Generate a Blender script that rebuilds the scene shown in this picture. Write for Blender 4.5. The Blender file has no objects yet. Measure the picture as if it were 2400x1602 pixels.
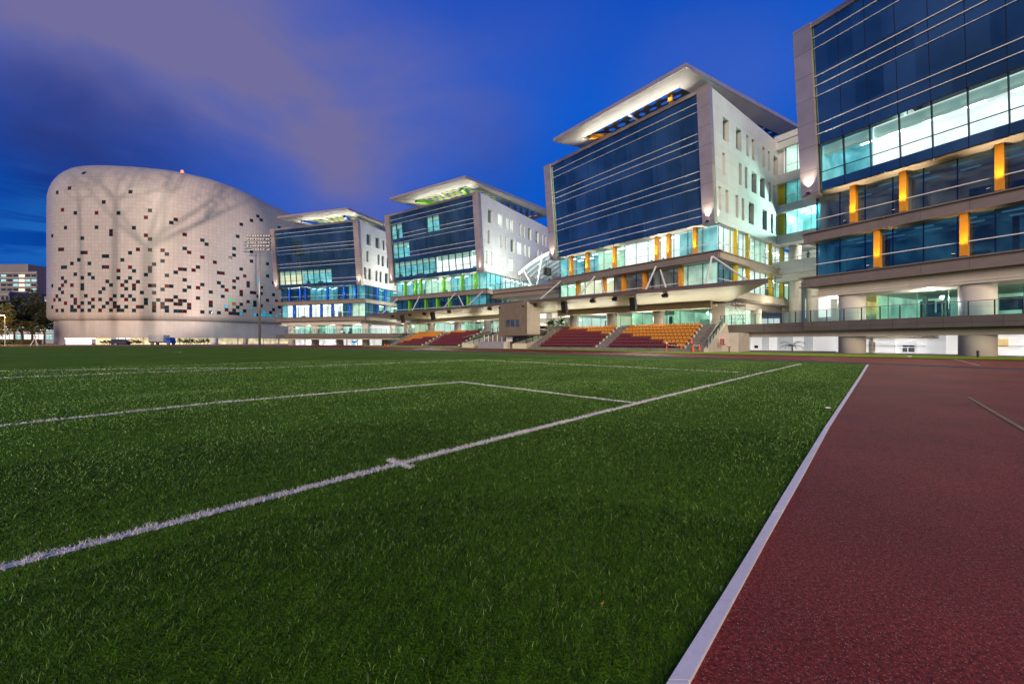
import bpy, bmesh, math, random
import numpy as np
from mathutils import Vector, Matrix
from mathutils.bvhtree import BVHTree
random.seed(7); RS = np.random.RandomState(11)
S = bpy.context.scene; COL = S.collection
# ---------------------------------------------------------------- camera, world, sun
F, CX, CY, H = 935.0, 1200.0, 800.5, 1.17          # focal length in px of a 2400 px wide picture, horizon row, eye height
cd = bpy.data.cameras.new('camera'); cam = bpy.data.objects.new('camera', cd); COL.objects.link(cam)
cam.location = (0, 0, H); cam.rotation_euler = (math.pi/2, 0, 0)
cd.lens = 36*F/2400; cd.sensor_width = 36; cd.clip_start = .05; cd.clip_end = 3000
S.camera = cam
S.view_settings.view_transform = 'Standard'; S.view_settings.look = 'None'
S.view_settings.exposure = 0; S.view_settings.gamma = 1
S.render.engine = 'CYCLES'
S.cycles.use_denoising = True; S.cycles.max_bounces = 5; S.cycles.diffuse_bounces = 2
S.cycles.glossy_bounces = 3; S.cycles.transparent_max_bounces = 10; S.cycles.sample_clamp_indirect = 3
S.cycles.caustics_reflective = False; S.cycles.caustics_refractive = False
try: S.cycles.use_light_tree = True
except Exception: pass

def ray(px, py): return Vector(((px-CX)/F, 1, -(py-CY)/F))
W = bpy.data.worlds.new('World'); S.world = W; W.use_nodes = True
def N(t, nt, **k):
    n = nt.nodes.new(t)
    for a, b in k.items(): setattr(n, a, b)
    return n
def world():
    nt = W.node_tree; nt.nodes.clear(); L = nt.links.new
    out = N('ShaderNodeOutputWorld', nt); bg = N('ShaderNodeBackground', nt); L(bg.outputs[0], out.inputs[0])
    tc = N('ShaderNodeTexCoord', nt); D = tc.outputs['Generated']
    def M(op, a, b=None, c=None, clamp=False):
        m = N('ShaderNodeMath', nt, operation=op, use_clamp=clamp)
        for i, v in enumerate((a, b, c)):
            if v is None: continue
            if isinstance(v, (int, float)): m.inputs[i].default_value = v
            else: L(v, m.inputs[i])
        return m.outputs[0]
    sep = N('ShaderNodeSeparateXYZ', nt); L(D, sep.inputs[0]); Z = sep.outputs[2]
    def noise(scale, det, dist=0, off=(0, 0, 0), sq=(1, 1, 1)):
        mp = N('ShaderNodeMapping', nt); mp.inputs[1].default_value = off; mp.inputs[3].default_value = sq; L(D, mp.inputs[0])
        n = N('ShaderNodeTexNoise', nt); n.inputs['Scale'].default_value = scale; n.inputs['Detail'].default_value = det
        n.inputs['Distortion'].default_value = dist; n.inputs['Roughness'].default_value = .5
        L(mp.outputs[0], n.inputs['Vector']); return n.outputs[0]
    # warp the direction for soft cloud outlines
    wn = N('ShaderNodeTexNoise', nt); wn.inputs['Scale'].default_value = 2.2; wn.inputs['Detail'].default_value = 5; L(D, wn.inputs['Vector'])
    wv = N('ShaderNodeVectorMath', nt, operation='SUBTRACT'); L(wn.outputs['Color'], wv.inputs[0]); wv.inputs[1].default_value = (.5, .5, .5)
    ws = N('ShaderNodeVectorMath', nt, operation='SCALE'); L(wv.outputs[0], ws.inputs[0]); ws.inputs['Scale'].default_value = .28
    wa = N('ShaderNodeVectorMath', nt, operation='ADD'); L(ws.outputs[0], wa.inputs[0]); L(D, wa.inputs[1])
    def blob(px, py, deg, amp):
        d = ray(px, py).normalized()
        dp = N('ShaderNodeVectorMath', nt, operation='DISTANCE'); L(wa.outputs[0], dp.inputs[0]); dp.inputs[1].default_value = d
        r = 2*math.sin(math.radians(deg)/2)
        q = M('DIVIDE', dp.outputs['Value'], r); q = M('MULTIPLY', q, q); q = M('MULTIPLY', q, -1.0)
        return M('MULTIPLY', M('EXPONENT', q), amp)
    def total(bl):
        s = None
        for b in bl:
            v = blob(*b); s = v if s is None else M('ADD', s, v)
        return s
    pink = total([(60, 20, 8, .5), (280, 110, 8, .48), (480, 170, 9, .5), (640, 60, 10, .42), (700, 240, 9, .5), (830, 330, 7.5, .5), (900, 180, 8, .2),
                  (760, 430, 7, .42), (960, 120, 8, .25), (1000, 300, 8, .26), (1120, 330, 7, .2), (1560, 180, 5, .14), (1750, 200, 6, .24),
                  (900, 450, 6, .3), (1250, 30, 9, .1)])
    rot = N('ShaderNodeMapping', nt); rot.inputs[2].default_value = (0, math.radians(-38), 0); rot.inputs[3].default_value = (1.0, 1.0, 3.0); L(wa.outputs[0], rot.inputs[0])
    sn = N('ShaderNodeTexNoise', nt); sn.inputs['Scale'].default_value = 1.9; sn.inputs['Detail'].default_value = 7; sn.inputs['Roughness'].default_value = .55; L(rot.outputs[0], sn.inputs['Vector'])
    tx = M('MULTIPLY', M('SUBTRACT', sn.outputs[0], .28), 2.6, clamp=True)
    pink = M('MULTIPLY', M('MULTIPLY', M('MINIMUM', pink, 1.25), .92), M('ADD', M('MULTIPLY', tx, .95), .42), clamp=True)
    dark = total([(60, 330, 8, .6), (180, 420, 8, .5), (60, 600, 5, .6), (350, 350, 6, .35), (1150, 390, 5, .4), (520, 400, 6, .25)])
    dark = M('MULTIPLY', dark, M('ADD', M('MULTIPLY', noise(4, 5, .3, (3, 1, 2), (1, 1, 2.5)), 1.0), .35), clamp=True)
    wisp = total([(30, 500, 3, .3), (60, 650, 4.5, .7), (0, 590, 3, .3)])
    wispn = noise(7, 6, .6, (1, 5, 2), (1, 1, 7))
    wisp = M('MULTIPLY', wisp, M('MULTIPLY', M('SUBTRACT', wispn, .42), 6.0, clamp=True), clamp=True)
    rp = N('ShaderNodeValToRGB', nt); L(Z, rp.inputs[0]); e = rp.color_ramp.elements
    e[0].position = 0; e[0].color = (.004, .11, .56, 1); e[1].position = .9; e[1].color = (.0025, .03, .36, 1)
    x = rp.color_ramp.elements.new(.25); x.color = (.0015, .095, .56, 1); x = rp.color_ramp.elements.new(.5); x.color = (.0012, .10, .60, 1)
    def mix(f, a, col):
        m = N('ShaderNodeMix', nt, data_type='RGBA'); L(f, m.inputs[0]); L(a, m.inputs[6]); m.inputs[7].default_value = (*col, 1); return m.outputs[2]
    c = mix(dark, rp.outputs[0], (.002, .030, .22))
    c = mix(wisp, c, (.012, .13, .50))
    c = mix(pink, c, (.165, .155, .345))
    # behind the camera, paler cloud patches added to give neutral fill light
    sy = M('MULTIPLY', sep.outputs[1], -2.2, clamp=True)
    back = M('MULTIPLY', sy, M('MULTIPLY', M('SUBTRACT', noise(2.6, 6, .5, (4, 4, 1)), .32), 2.6, clamp=True), clamp=True)
    c = mix(back, c, (.15, .12, .16))
    L(c, bg.inputs[0]); bg.inputs[1].default_value = 1.0
world()
def light(kind, name, loc, power, color=(1, 1, 1), size=.1, target=None, angle=60, blend=.5, parent=None, sy=None):
    l = bpy.data.lights.new(name, kind); l.energy = power; l.color = color
    o = bpy.data.objects.new(name, l); COL.objects.link(o); o.location = loc
    if kind == 'SPOT': l.spot_size = math.radians(angle); l.spot_blend = blend; l.shadow_soft_size = size
    elif kind == 'POINT': l.shadow_soft_size = size
    elif kind == 'SUN': l.angle = math.radians(size)
    elif kind == 'AREA':
        l.shape = 'RECTANGLE' if sy else 'SQUARE'; l.size = size
        if sy: l.size_y = sy
        l.spread = math.radians(150)
    if target is not None:
        o.rotation_euler = (Vector(target)-Vector(loc)).to_track_quat('-Z', 'Y').to_euler()
    return o
# last glow of dusk and town light from behind the camera
light('SUN', 'sun', (-10, -60, 36), 3.4, (1.0, .80, .58), 30, target=(12, 60, 0))

# ---------------------------------------------------------------- helpers
def tag(o, label=None, cat=None, group=None, kind=None):
    for k, v in (('label', label), ('category', cat), ('group', group), ('kind', kind)):
        if v: o[k] = v
    return o
def thing(name, loc, label, cat, rz=0, group=None):
    o = bpy.data.objects.new(name, None); o.empty_display_size = .3; COL.objects.link(o)
    o.location = loc; o.rotation_euler = (0, 0, rz); return tag(o, label, cat, group)
class MB:
    def __init__(s): s.v = []; s.f = []; s.m = []
    def face(s, pts, m=0):
        b = len(s.v); s.v += [tuple(p) for p in pts]; s.f.append(tuple(range(b, b+len(pts)))); s.m.append(m); return s
    def hexa(s, p, m=0):      # p: 4 bottom (ccw) + 4 top
        b = len(s.v); s.v += [tuple(q) for q in p]
        for f in ((3, 2, 1, 0), (4, 5, 6, 7), (0, 1, 5, 4), (1, 2, 6, 5), (2, 3, 7, 6), (3, 0, 4, 7)):
            s.f.append(tuple(b+i for i in f)); s.m.append(m)
        return s
    def box(s, x0, x1, y0, y1, z0, z1, m=0):
        x0, x1 = sorted((x0, x1)); y0, y1 = sorted((y0, y1)); z0, z1 = sorted((z0, z1))
        return s.hexa([(x0, y0, z0), (x1, y0, z0), (x1, y1, z0), (x0, y1, z0), (x0, y0, z1), (x1, y0, z1), (x1, y1, z1), (x0, y1, z1)], m)
    def prism(s, pts, z0, z1, m=0):   # pts 2D ccw
        n = len(pts); b = len(s.v)
        f0 = z0 if callable(z0) else (lambda p: z0); f1 = z1 if callable(z1) else (lambda p: z1)
        s.v += [(p[0], p[1], f0(p)) for p in pts]+[(p[0], p[1], f1(p)) for p in pts]
        s.f.append(tuple(b+i for i in reversed(range(n)))); s.f.append(tuple(b+n+i for i in range(n))); s.m += [m, m]
        for i in range(n):
            j = (i+1) % n; s.f.append((b+i, b+j, b+n+j, b+n+i)); s.m.append(m)
        return s
    def tube(s, p, q, r, r2=None, n=8, m=0, cap=True):
        p = Vector(p); q = Vector(q); r2 = r if r2 is None else r2; d = (q-p)
        if d.length < 1e-6: return s
        d.normalize(); u = d.orthogonal().normalized(); w = d.cross(u); b = len(s.v)
        for c, rr in ((p, r), (q, r2)):
            for i in range(n):
                a = 2*math.pi*i/n; s.v.append(tuple(c+u*math.cos(a)*rr+w*math.sin(a)*rr))
        for i in range(n):
            j = (i+1) % n; s.f.append((b+i, b+j, b+n+j, b+n+i)); s.m.append(m)
        if cap: s.f.append(tuple(b+i for i in reversed(range(n)))); s.f.append(tuple(b+n+i for i in range(n))); s.m += [m, m]
        return s
    def path(s, pts, r, n=6, m=0):
        for a, b in zip(pts, pts[1:]): s.tube(a, b, r, n=n, m=m)
        return s
    def blob(s, c, rx, ry, rz, n=10, k=7, m=0):
        b = len(s.v)
        for j in range(k+1):
            t = math.pi*j/k
            for i in range(n):
                a = 2*math.pi*i/n; s.v.append((c[0]+rx*math.sin(t)*math.cos(a), c[1]+ry*math.sin(t)*math.sin(a), c[2]+rz*math.cos(t)))
        for j in range(k):
            for i in range(n):
                i2 = (i+1) % n; s.f.append((b+j*n+i, b+(j+1)*n+i, b+(j+1)*n+i2, b+j*n+i2)); s.m.append(m)
        return s
    def mesh(s, name, mats):
        me = bpy.data.meshes.new(name); me.from_pydata(s.v, [], s.f)
        mats = mats if isinstance(mats, (list, tuple)) else [mats]
        for x in mats: me.materials.append(x)
        if len(mats) > 1: me.polygons.foreach_set('material_index', s.m)
        me.update(); return me
    def build(s, name, mats, parent=None, smooth=False):
        me = s.mesh(name, mats)
        if smooth: me.shade_smooth()
        o = bpy.data.objects.new(name, me); COL.objects.link(o); o.parent = parent; return o
def copy_tree(o, parent=None):
    c = o.copy(); COL.objects.link(c); c.parent = parent
    for ch in list(o.children): copy_tree(ch, c)
    return c

class Fr:     # local frame: u along the facade (to the left, away), v outward, z up
    def __init__(s, ox, oy, yaw):
        s.o = (ox, oy); s.y = math.radians(yaw); s.a = (-math.sin(s.y), math.cos(s.y)); s.n = (-math.cos(s.y), -math.sin(s.y)); s.rz = math.pi/2+s.y
    def w(s, u, v): return (s.o[0]+s.a[0]*u+s.n[0]*v, s.o[1]+s.a[1]*u+s.n[1]*v)
    def w3(s, u, v, z): return (*s.w(u, v), z)
    def u_at(s, px, v):      # where on the plane v a picture column falls
        k = (px-CX)/F; x0, y0 = s.w(0, v); return (k*y0-x0)/(s.a[0]-k*s.a[1])
    def s_at(s, px, u):      # depth into the building on the side plane u
        k = (px-CX)/F; x0, y0 = s.w(u, 0); return (k*y0-x0)/(-s.n[0]+k*s.n[1])
    def z_at(s, u, v, py): return H+(CY-py)/F*s.w(u, v)[1]
    def loc(s, x, y):
        dx, dy = x-s.o[0], y-s.o[1]; return (dx*s.a[0]+dy*s.a[1], dx*s.n[0]+dy*s.n[1])
TILT = .003
def gp(px, py, dz=0):       # picture point -> point on the gently rising ground
    t = H/((py-CY)/F+TILT); return Vector(((px-CX)/F*t, t, TILT*t+dz))
def at(px, py, d): return Vector(((px-CX)/F*d, d, H+(CY-py)/F*d))
def gz(y): return TILT*y

# ---------------------------------------------------------------- materials
def mat(name, col, rough=.6, metal=0, var=.12, vscale=2.0, bump=0, bscale=40, em=None, ems=0, panel=None, spec=.5, col2=None, alpha=None):
    m = bpy.data.materials.new(name); m.use_nodes = True; nt = m.node_tree; L = nt.links.new
    b = nt.nodes['Principled BSDF']; b.inputs['Roughness'].default_value = rough; b.inputs['Metallic'].default_value = metal
    b.inputs['Specular IOR Level'].default_value = spec
    tc = N('ShaderNodeTexCoord', nt); P = tc.outputs['Object']
    n = N('ShaderNodeTexNoise', nt); n.inputs['Scale'].default_value = vscale; n.inputs['Detail'].default_value = 5; L(P, n.inputs['Vector'])
    mr = N('ShaderNodeMapRange', nt); L(n.outputs[0], mr.inputs[0]); mr.inputs[1].default_value = .3; mr.inputs[2].default_value = .7
    mx = N('ShaderNodeMix', nt, data_type='RGBA'); L(mr.outputs[0], mx.inputs[0])
    c2 = col2 or tuple(min(1, c*(1+var)) for c in col); c1 = col if col2 else tuple(c*(1-var) for c in col)
    mx.inputs[6].default_value = (*c1, 1); mx.inputs[7].default_value = (*c2, 1); out = mx.outputs[2]
    if panel:     # (width, height, joint, shade)
        sp = N('ShaderNodeSeparateXYZ', nt); L(P, sp.inputs[0])
        ad = N('ShaderNodeMath', nt, operation='ADD'); L(sp.outputs[0], ad.inputs[0]); L(sp.outputs[1], ad.inputs[1])
        cb = N('ShaderNodeCombineXYZ', nt); L(ad.outputs[0], cb.inputs[0]); L(sp.outputs[2], cb.inputs[1])
        br = N('ShaderNodeTexBrick', nt); br.offset = 0; L(cb.outputs[0], br.inputs['Vector']); br.inputs['Scale'].default_value = 1
        br.inputs['Brick Width'].default_value = panel[0]; br.inputs['Row Height'].default_value = panel[1]; br.inputs['Mortar Size'].default_value = panel[2]
        br.inputs['Color1'].default_value = (1, 1, 1, 1); br.inputs['Color2'].default_value = (.9, .9, .9, 1); br.inputs['Mortar'].default_value = (panel[3],)*3+(1,)
        mu = N('ShaderNodeMix', nt, data_type='RGBA', blend_type='MULTIPLY'); mu.inputs[0].default_value = 1; L(out, mu.inputs[6]); L(br.outputs[0], mu.inputs[7]); out = mu.outputs[2]
    L(out, b.inputs['Base Color'])
    if bump:
        n2 = N('ShaderNodeTexNoise', nt); n2.inputs['Scale'].default_value = bscale; n2.inputs['Detail'].default_value = 4; L(P, n2.inputs['Vector'])
        bp = N('ShaderNodeBump', nt); bp.inputs['Strength'].default_value = bump; bp.inputs['Distance'].default_value = .02
        L(n2.outputs[0], bp.inputs['Height']); L(bp.outputs[0], b.inputs['Normal'])
    if em: b.inputs['Emission Color'].default_value = (*em, 1); b.inputs['Emission Strength'].default_value = ems
    return m
def lit_mat(name, col, strength, lo=.55, scale=.5, det=3, sx=1):      # lighting put into the surface as its own glow
    m = bpy.data.materials.new(name); m.use_nodes = True; nt = m.node_tree; L = nt.links.new
    b = nt.nodes['Principled BSDF']; b.inputs['Base Color'].default_value = (*[min(.8, c) for c in col], 1); b.inputs['Roughness'].default_value = .8
    tc = N('ShaderNodeTexCoord', nt); mp = N('ShaderNodeMapping', nt); mp.inputs[3].default_value = (sx, sx, .8); L(tc.outputs['Object'], mp.inputs[0])
    n = N('ShaderNodeTexNoise', nt); n.inputs['Scale'].default_value = scale; n.inputs['Detail'].default_value = det; L(mp.outputs[0], n.inputs['Vector'])
    mr = N('ShaderNodeMapRange', nt); L(n.outputs[0], mr.inputs[0]); mr.inputs[1].default_value = .35; mr.inputs[2].default_value = .65
    mr.inputs[3].default_value = lo*strength; mr.inputs[4].default_value = strength
    b.inputs['Emission Color'].default_value = (*col, 1); L(mr.outputs[0], b.inputs['Emission Strength'])
    return m
def glass_mat(name, tint, refl=.12, rough=.02, k=1.6):
    m = bpy.data.materials.new(name); m.use_nodes = True; nt = m.node_tree; nt.nodes.clear(); L = nt.links.new
    out = N('ShaderNodeOutputMaterial', nt); tr = N('ShaderNodeBsdfTransparent', nt); tr.inputs[0].default_value = (*tint, 1)
    gl = N('ShaderNodeBsdfGlossy', nt); gl.inputs['Roughness'].default_value = rough; gl.inputs[0].default_value = (.9, .95, 1, 1)
    fr = N('ShaderNodeLayerWeight', nt); fr.inputs[0].default_value = .5
    pw = N('ShaderNodeMath', nt, operation='POWER'); L(fr.outputs['Facing'], pw.inputs[0]); pw.inputs[1].default_value = 4
    ma = N('ShaderNodeMath', nt, operation='MULTIPLY_ADD', use_clamp=True); L(pw.outputs[0], ma.inputs[0]); ma.inputs[1].default_value = .7; ma.inputs[2].default_value = refl
    mx = N('ShaderNodeMixShader', nt); L(ma.outputs[0], mx.inputs[0]); L(tr.outputs[0], mx.inputs[1]); L(gl.outputs[0], mx.inputs[2]); L(mx.outputs[0], out.inputs[0])
    return m
def curtain_mat(name, c1, c2, pw=1.95):      # dark blue coated glass, each pane a little different and not quite flat
    m = bpy.data.materials.new(name); m.use_nodes = True; nt = m.node_tree; L = nt.links.new
    b = nt.nodes['Principled BSDF']; b.inputs['Roughness'].default_value = .07; b.inputs['Metallic'].default_value = .85
    tc = N('ShaderNodeTexCoord', nt); sp = N('ShaderNodeSeparateXYZ', nt); L(tc.outputs['Object'], sp.inputs[0])
    cb = N('ShaderNodeCombineXYZ', nt)
    for i, (o, d) in enumerate(((0, pw), (2, 2.2))):
        q = N('ShaderNodeMath', nt, operation='DIVIDE'); L(sp.outputs[o], q.inputs[0]); q.inputs[1].default_value = d
        fl = N('ShaderNodeMath', nt, operation='FLOOR'); L(q.outputs[0], fl.inputs[0]); L(fl.outputs[0], cb.inputs[i])
    wn = N('ShaderNodeTexWhiteNoise', nt, noise_dimensions='3D'); L(cb.outputs[0], wn.inputs['Vector'])
    n = N('ShaderNodeTexNoise', nt); n.inputs['Scale'].default_value = .22; n.inputs['Detail'].default_value = 5; n.inputs['Distortion'].default_value = .6; L(tc.outputs['Object'], n.inputs['Vector'])
    ad = N('ShaderNodeMath', nt, operation='MULTIPLY_ADD'); L(wn.outputs[0], ad.inputs[0]); ad.inputs[1].default_value = .35; L(n.outputs[0], ad.inputs[2])
    mr = N('ShaderNodeMapRange', nt); L(ad.outputs[0], mr.inputs[0]); mr.inputs[1].default_value = .35; mr.inputs[2].default_value = .95
    mx = N('ShaderNodeMix', nt, data_type='RGBA'); L(mr.outputs[0], mx.inputs[0]); mx.inputs[6].default_value = (*c1, 1); mx.inputs[7].default_value = (*c2, 1)
    L(mx.outputs[2], b.inputs['Base Color'])
    n2 = N('ShaderNodeTexNoise', nt); n2.inputs['Scale'].default_value = .8; L(tc.outputs['Object'], n2.inputs['Vector'])
    bp = N('ShaderNodeBump', nt); bp.inputs['Strength'].default_value = .08; bp.inputs['Distance'].default_value = .1; L(n2.outputs[0], bp.inputs['Height']); L(bp.outputs[0], b.inputs['Normal'])
    return m
M = {}
M['white'] = mat('white_cladding', (.62, .65, .62), .45, 0, .05, .6, panel=(3.1, 1.45, .018, .72))
M['cream'] = mat('cream_render', (.58, .53, .44), .7, 0, .08, 1.2, panel=(2.4, 2.0, .015, .8))
M['soffit'] = mat('soffit_panel', (.62, .58, .52), .5, 0, .06, .7, panel=(1.6, 8, .015, .8))
M['fascia'] = mat('brown_grey_fascia', (.25, .205, .165), .5, .25, .08, 1.5, panel=(2.7, 5, .02, .6))
M['metal'] = mat('rose_grey_metal', (.46, .39, .34), .36, .5, .10, .8, bump=.12, bscale=.9, panel=(50, 2.2, .03, .55))
M['concrete'] = mat('concrete', (.27, .25, .23), .85, 0, .18, 1.4, bump=.3, bscale=14)
M['dconcrete'] = mat('terrace_concrete', (.17, .155, .145), .85, 0, .2, 1.2, bump=.3, bscale=14)
M['column'] = mat('round_column_cladding', (.64, .61, .53), .5, 0, .06, .8, panel=(50, 1.9, .02, .7))
M['deck'] = mat('dark_grey_fascia_panel', (.12, .105, .093), .6, .1, .1, 1, panel=(1.5, .52, .02, .55))
M['paint'] = mat('white_paint', (.8, .79, .77), .4, 0, .03)
M['dark'] = mat('dark_metal', (.03, .03, .034), .45, .5, .1)
M['black'] = mat('black_plastic', (.012, .012, .013), .5, 0, .1)
M['joint'] = mat('joint', (.012, .02, .035), .5, .3, .1)
M['cw'] = curtain_mat('coated_blue_glass', (.03, .10, .115), (.15, .28, .27))
M['glass'] = glass_mat('clear_glass', (.80, .92, .90), .04)
M['gglass'] = glass_mat('green_glass', (.62, .86, .76), .05)
M['tglass'] = glass_mat('tinted_glass', (.42, .62, .68), .07)
M['rail_glass'] = glass_mat('balustrade_glass', (.68, .86, .82), .06)
for n, c in (('blue', (.01, .10, .62)), ('green', (.16, .52, .01)), ('yellow', (.62, .46, .01)), ('orange', (.72, .30, .01))): M[n] = mat(n+'_fin_paint', c, .4, 0, .06)
M['r_white'] = lit_mat('white_lit_room', (.92, .96, .94), .88, .62, .6, 5)
M['r_cyan'] = lit_mat('cyan_lit_room', (.28, .66, .72), .66, .16, .7, 6)
M['r_green'] = lit_mat('green_lit_room', (.60, .84, .68), .72, .34, .8, 6)
M['r_warm'] = lit_mat('warm_lit_room', (.92, .86, .66), .72, .55, .4, 4)
M['r_amber'] = lit_mat('amber_lit_room', (.95, .66, .30), .85, .35, 1.1, 5)
M['r_dim'] = lit_mat('dim_room', (.08, .24, .34), .34, .08, .6, 5)
M['r_brown'] = lit_mat('dim_brown_room', (.30, .24, .20), .42, .10, .5, 5)
M['lamp'] = mat('lamp_glow', (1, 1, 1), em=(1, .97, .9), ems=6)
M['lampw'] = mat('warm_lamp_glow', (1, 1, 1), em=(1, .85, .6), ems=5)
M['deskw'] = mat('pale_cabinet', (.42, .46, .44), .5, 0, .2, 2)
M['floor'] = mat('office_floor', (.12, .14, .14), .5, 0, .2)
M['furn'] = mat('desk', (.10, .13, .14), .6, 0, .4, 3)
M['sign'] = mat('lit_exit_sign', (.7, .9, .9), em=(.6, .95, .9), ems=1.5)
M['orange_seat'] = mat('orange_seat', (.55, .23, .025), .4, 0, .12)
M['maroon_seat'] = mat('maroon_seat', (.15, .03, .032), .4, 0, .12)
M['cone'] = mat('cone_orange', (.8, .12, .02), .5, 0, .08)
M['red'] = mat('red_paint', (.5, .02, .02), .5)
M['leaf'] = mat('leaf', (.03, .09, .02), .5, 0, .5, 1.5)
M['leafd'] = mat('dark_leaf', (.016, .026, .012), .7, 0, .6, .35)
M['leafy'] = mat('lit_leaf', (.10, .12, .03), .5, 0, .4, 1.5)  # paler leaf copy; lamplight on the lit trees put into the colour
M['bark'] = mat('bark', (.10, .07, .045), .9, 0, .3, 3)
M['steel'] = mat('galvanised_steel', (.35, .35, .34), .4, .7, .1)
M['plank'] = mat('scaffold_plank', (.10, .08, .06), .8, 0, .3)

# ---------------------------------------------------------------- ground
def poly_sheet(name, pts, m, dz, kind='structure', cuts=0):
    mb = MB(); bm = bmesh.new()
    vs = [bm.verts.new((p[0], p[1], TILT*p[1]+dz)) for p in pts]
    f = bm.faces.new(vs); bmesh.ops.triangulate(bm, faces=[f])
    bmesh.ops.recalc_face_normals(bm, faces=bm.faces)
    if sum(f.normal.z for f in bm.faces) < 0: bmesh.ops.reverse_faces(bm, faces=bm.faces)
    me = bpy.data.meshes.new(name); bm.to_mesh(me); bm.free(); me.materials.append(m)
    o = bpy.data.objects.new(name, me); COL.objects.link(o); o['kind'] = kind; return o
def ground_mat(name, cols, scales, rough=.9, bump=.6, bscale=60, bd=.01, spec=.3, stripe=None, speck=None):
    m = bpy.data.materials.new(name); m.use_nodes = True; nt = m.node_tree; L = nt.links.new; b = nt.nodes['Principled BSDF']
    b.inputs['Roughness'].default_value = rough; b.inputs['Specular IOR Level'].default_value = spec
    tc = N('ShaderNodeTexCoord', nt); P = tc.outputs['Object']; out = None
    for sc, (ca, cb) in zip(scales, cols):
        n = N('ShaderNodeTexNoise', nt); n.inputs['Scale'].default_value = sc; n.inputs['Detail'].default_value = 6; n.inputs['Roughness'].default_value = .65; L(P, n.inputs['Vector'])
        mr = N('ShaderNodeMapRange', nt); L(n.outputs[0], mr.inputs[0]); mr.inputs[1].default_value = .35; mr.inputs[2].default_value = .65
        mx = N('ShaderNodeMix', nt, data_type='RGBA'); L(mr.outputs[0], mx.inputs[0]); mx.inputs[6].default_value = (*ca, 1); mx.inputs[7].default_value = (*cb, 1)
        if out is None: out = mx.outputs[2]
        else:
            mu = N('ShaderNodeMix', nt, data_type='RGBA', blend_type='MULTIPLY'); mu.inputs[0].default_value = 1; L(out, mu.inputs[6]); L(mx.outputs[2], mu.inputs[7]); out = mu.outputs[2]
    if speck:
        v = N('ShaderNodeTexVoronoi', nt); v.inputs['Scale'].default_value = speck[0]; L(P, v.inputs['Vector'])
        lt = N('ShaderNodeMath', nt, operation='GREATER_THAN'); sx = N('ShaderNodeSeparateXYZ', nt); L(v.outputs['Color'], sx.inputs[0]); L(sx.outputs[0], lt.inputs[0]); lt.inputs[1].default_value = speck[1]
        mx = N('ShaderNodeMix', nt, data_type='RGBA'); L(lt.outputs[0], mx.inputs[0]); L(out, mx.inputs[6]); mx.inputs[7].default_value = (*speck[2], 1); out = mx.outputs[2]
    L(out, b.inputs['Base Color'])
    n2 = N('ShaderNodeTexNoise', nt); n2.inputs['Scale'].default_value = bscale; n2.inputs['Detail'].default_value = 5; L(P, n2.inputs['Vector'])
    bp = N('ShaderNodeBump', nt); bp.inputs['Strength'].default_value = bump; bp.inputs['Distance'].default_value = bd; L(n2.outputs[0], bp.inputs['Height']); L(bp.outputs[0], b.inputs['Normal'])
    return m
M['turf'] = ground_mat('turf_base', [((.060, .150, .004), (.10, .22, .008)), ((.75, .75, .75), (1.2, 1.15, 1.0))], (.35, 9), bscale=90, bd=.03, spec=.1)
M['strip'] = ground_mat('bright_lawn', [((.24, .42, .008), (.34, .55, .012)), ((.8, .8, .8), (1.1, 1.1, 1.1))], (.5, 12), bscale=60, bd=.02)
M['track'] = ground_mat('track_rubber', [((.175, .022, .017), (.26, .038, .028)), ((.32, .32, .32), (1.6, 1.5, 1.5))], (.5, 62), rough=.7, bump=1, bscale=80, bd=.012, spec=.16, speck=(330, .968, (.55, .28, .24)))
M['kerb'] = ground_mat('kerb_paint', [((.74, .71, .68), (.84, .81, .78)), ((.9, .9, .9), (1, 1, 1))], (.8, 30), rough=.6, bump=.2, bscale=60, bd=.003)
M['white_line'] = ground_mat('line_paint', [((.55, .55, .55), (.75, .75, .75)), ((.8, .8, .8), (1, 1, 1))], (2, 60), bscale=90)
M['yellow_line'] = ground_mat('yellow_line_paint', [((.30, .24, .10), (.40, .32, .14)), ((.7, .7, .7), (1, 1, 1))], (2, 60), bscale=90)
M['paving'] = ground_mat('paving', [((.22, .20, .18), (.30, .27, .24)), ((.9, .9, .9), (1, 1, 1))], (.3, 8), bscale=20)
M['earth'] = ground_mat('distant_ground', [((.03, .04, .02), (.07, .06, .04)), ((.8, .8, .8), (1, 1, 1))], (.05, 1), bscale=3)
poly_sheet('ground', [(-700, -60), (700, -60), (700, 700), (-700, 700)], M['earth'], -.05)
P2 = lambda p: (p[0], p[1])
nk_l = [gp(*p) for p in ((2031, 854), (2013, 882.6), (1977, 936), (1934, 1000), (1864.8, 1111.4), (1768.8, 1272.7), (1684.4, 1411), (1565, 1602))]
nk_r = [gp(*p) for p in ((2036, 854), (2019, 882.6), (1984.5, 936), (1944, 1000), (1884, 1111), (1797, 1265), (1718, 1411), (1615, 1602))]
dirn = (nk_l[-1]-nk_l[-3]).normalized()
nk_l.append(nk_l[-1]+dirn*14); nk_r.append(nk_r[-1]+dirn*14)
fk = [gp(*p) for p in ((2470, 869.2), (2400, 866.5), (2200, 858.5), (2031, 852.2), (1940, 848), (1800, 843.5), (1640, 838.5), (1350, 829.8), (1100, 823.4), (850, 817.2), (600, 812.7), (300, 811), (0, 811), (-500, 811))]
so = [gp(*p) for p in ((2500, 845.5), (2400, 843.3), (2150, 838.3), (1940, 833.9), (1640, 828.3), (1350, 821.0), (1100, 816), (850, 811.9))]
sf = [gp(*p) for p in ((2500, 839.6), (2400, 837.6), (2150, 832.4), (1940, 828.3), (1640, 823.9), (1350, 817.7), (1100, 813.3), (850, 809.9))]
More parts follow.
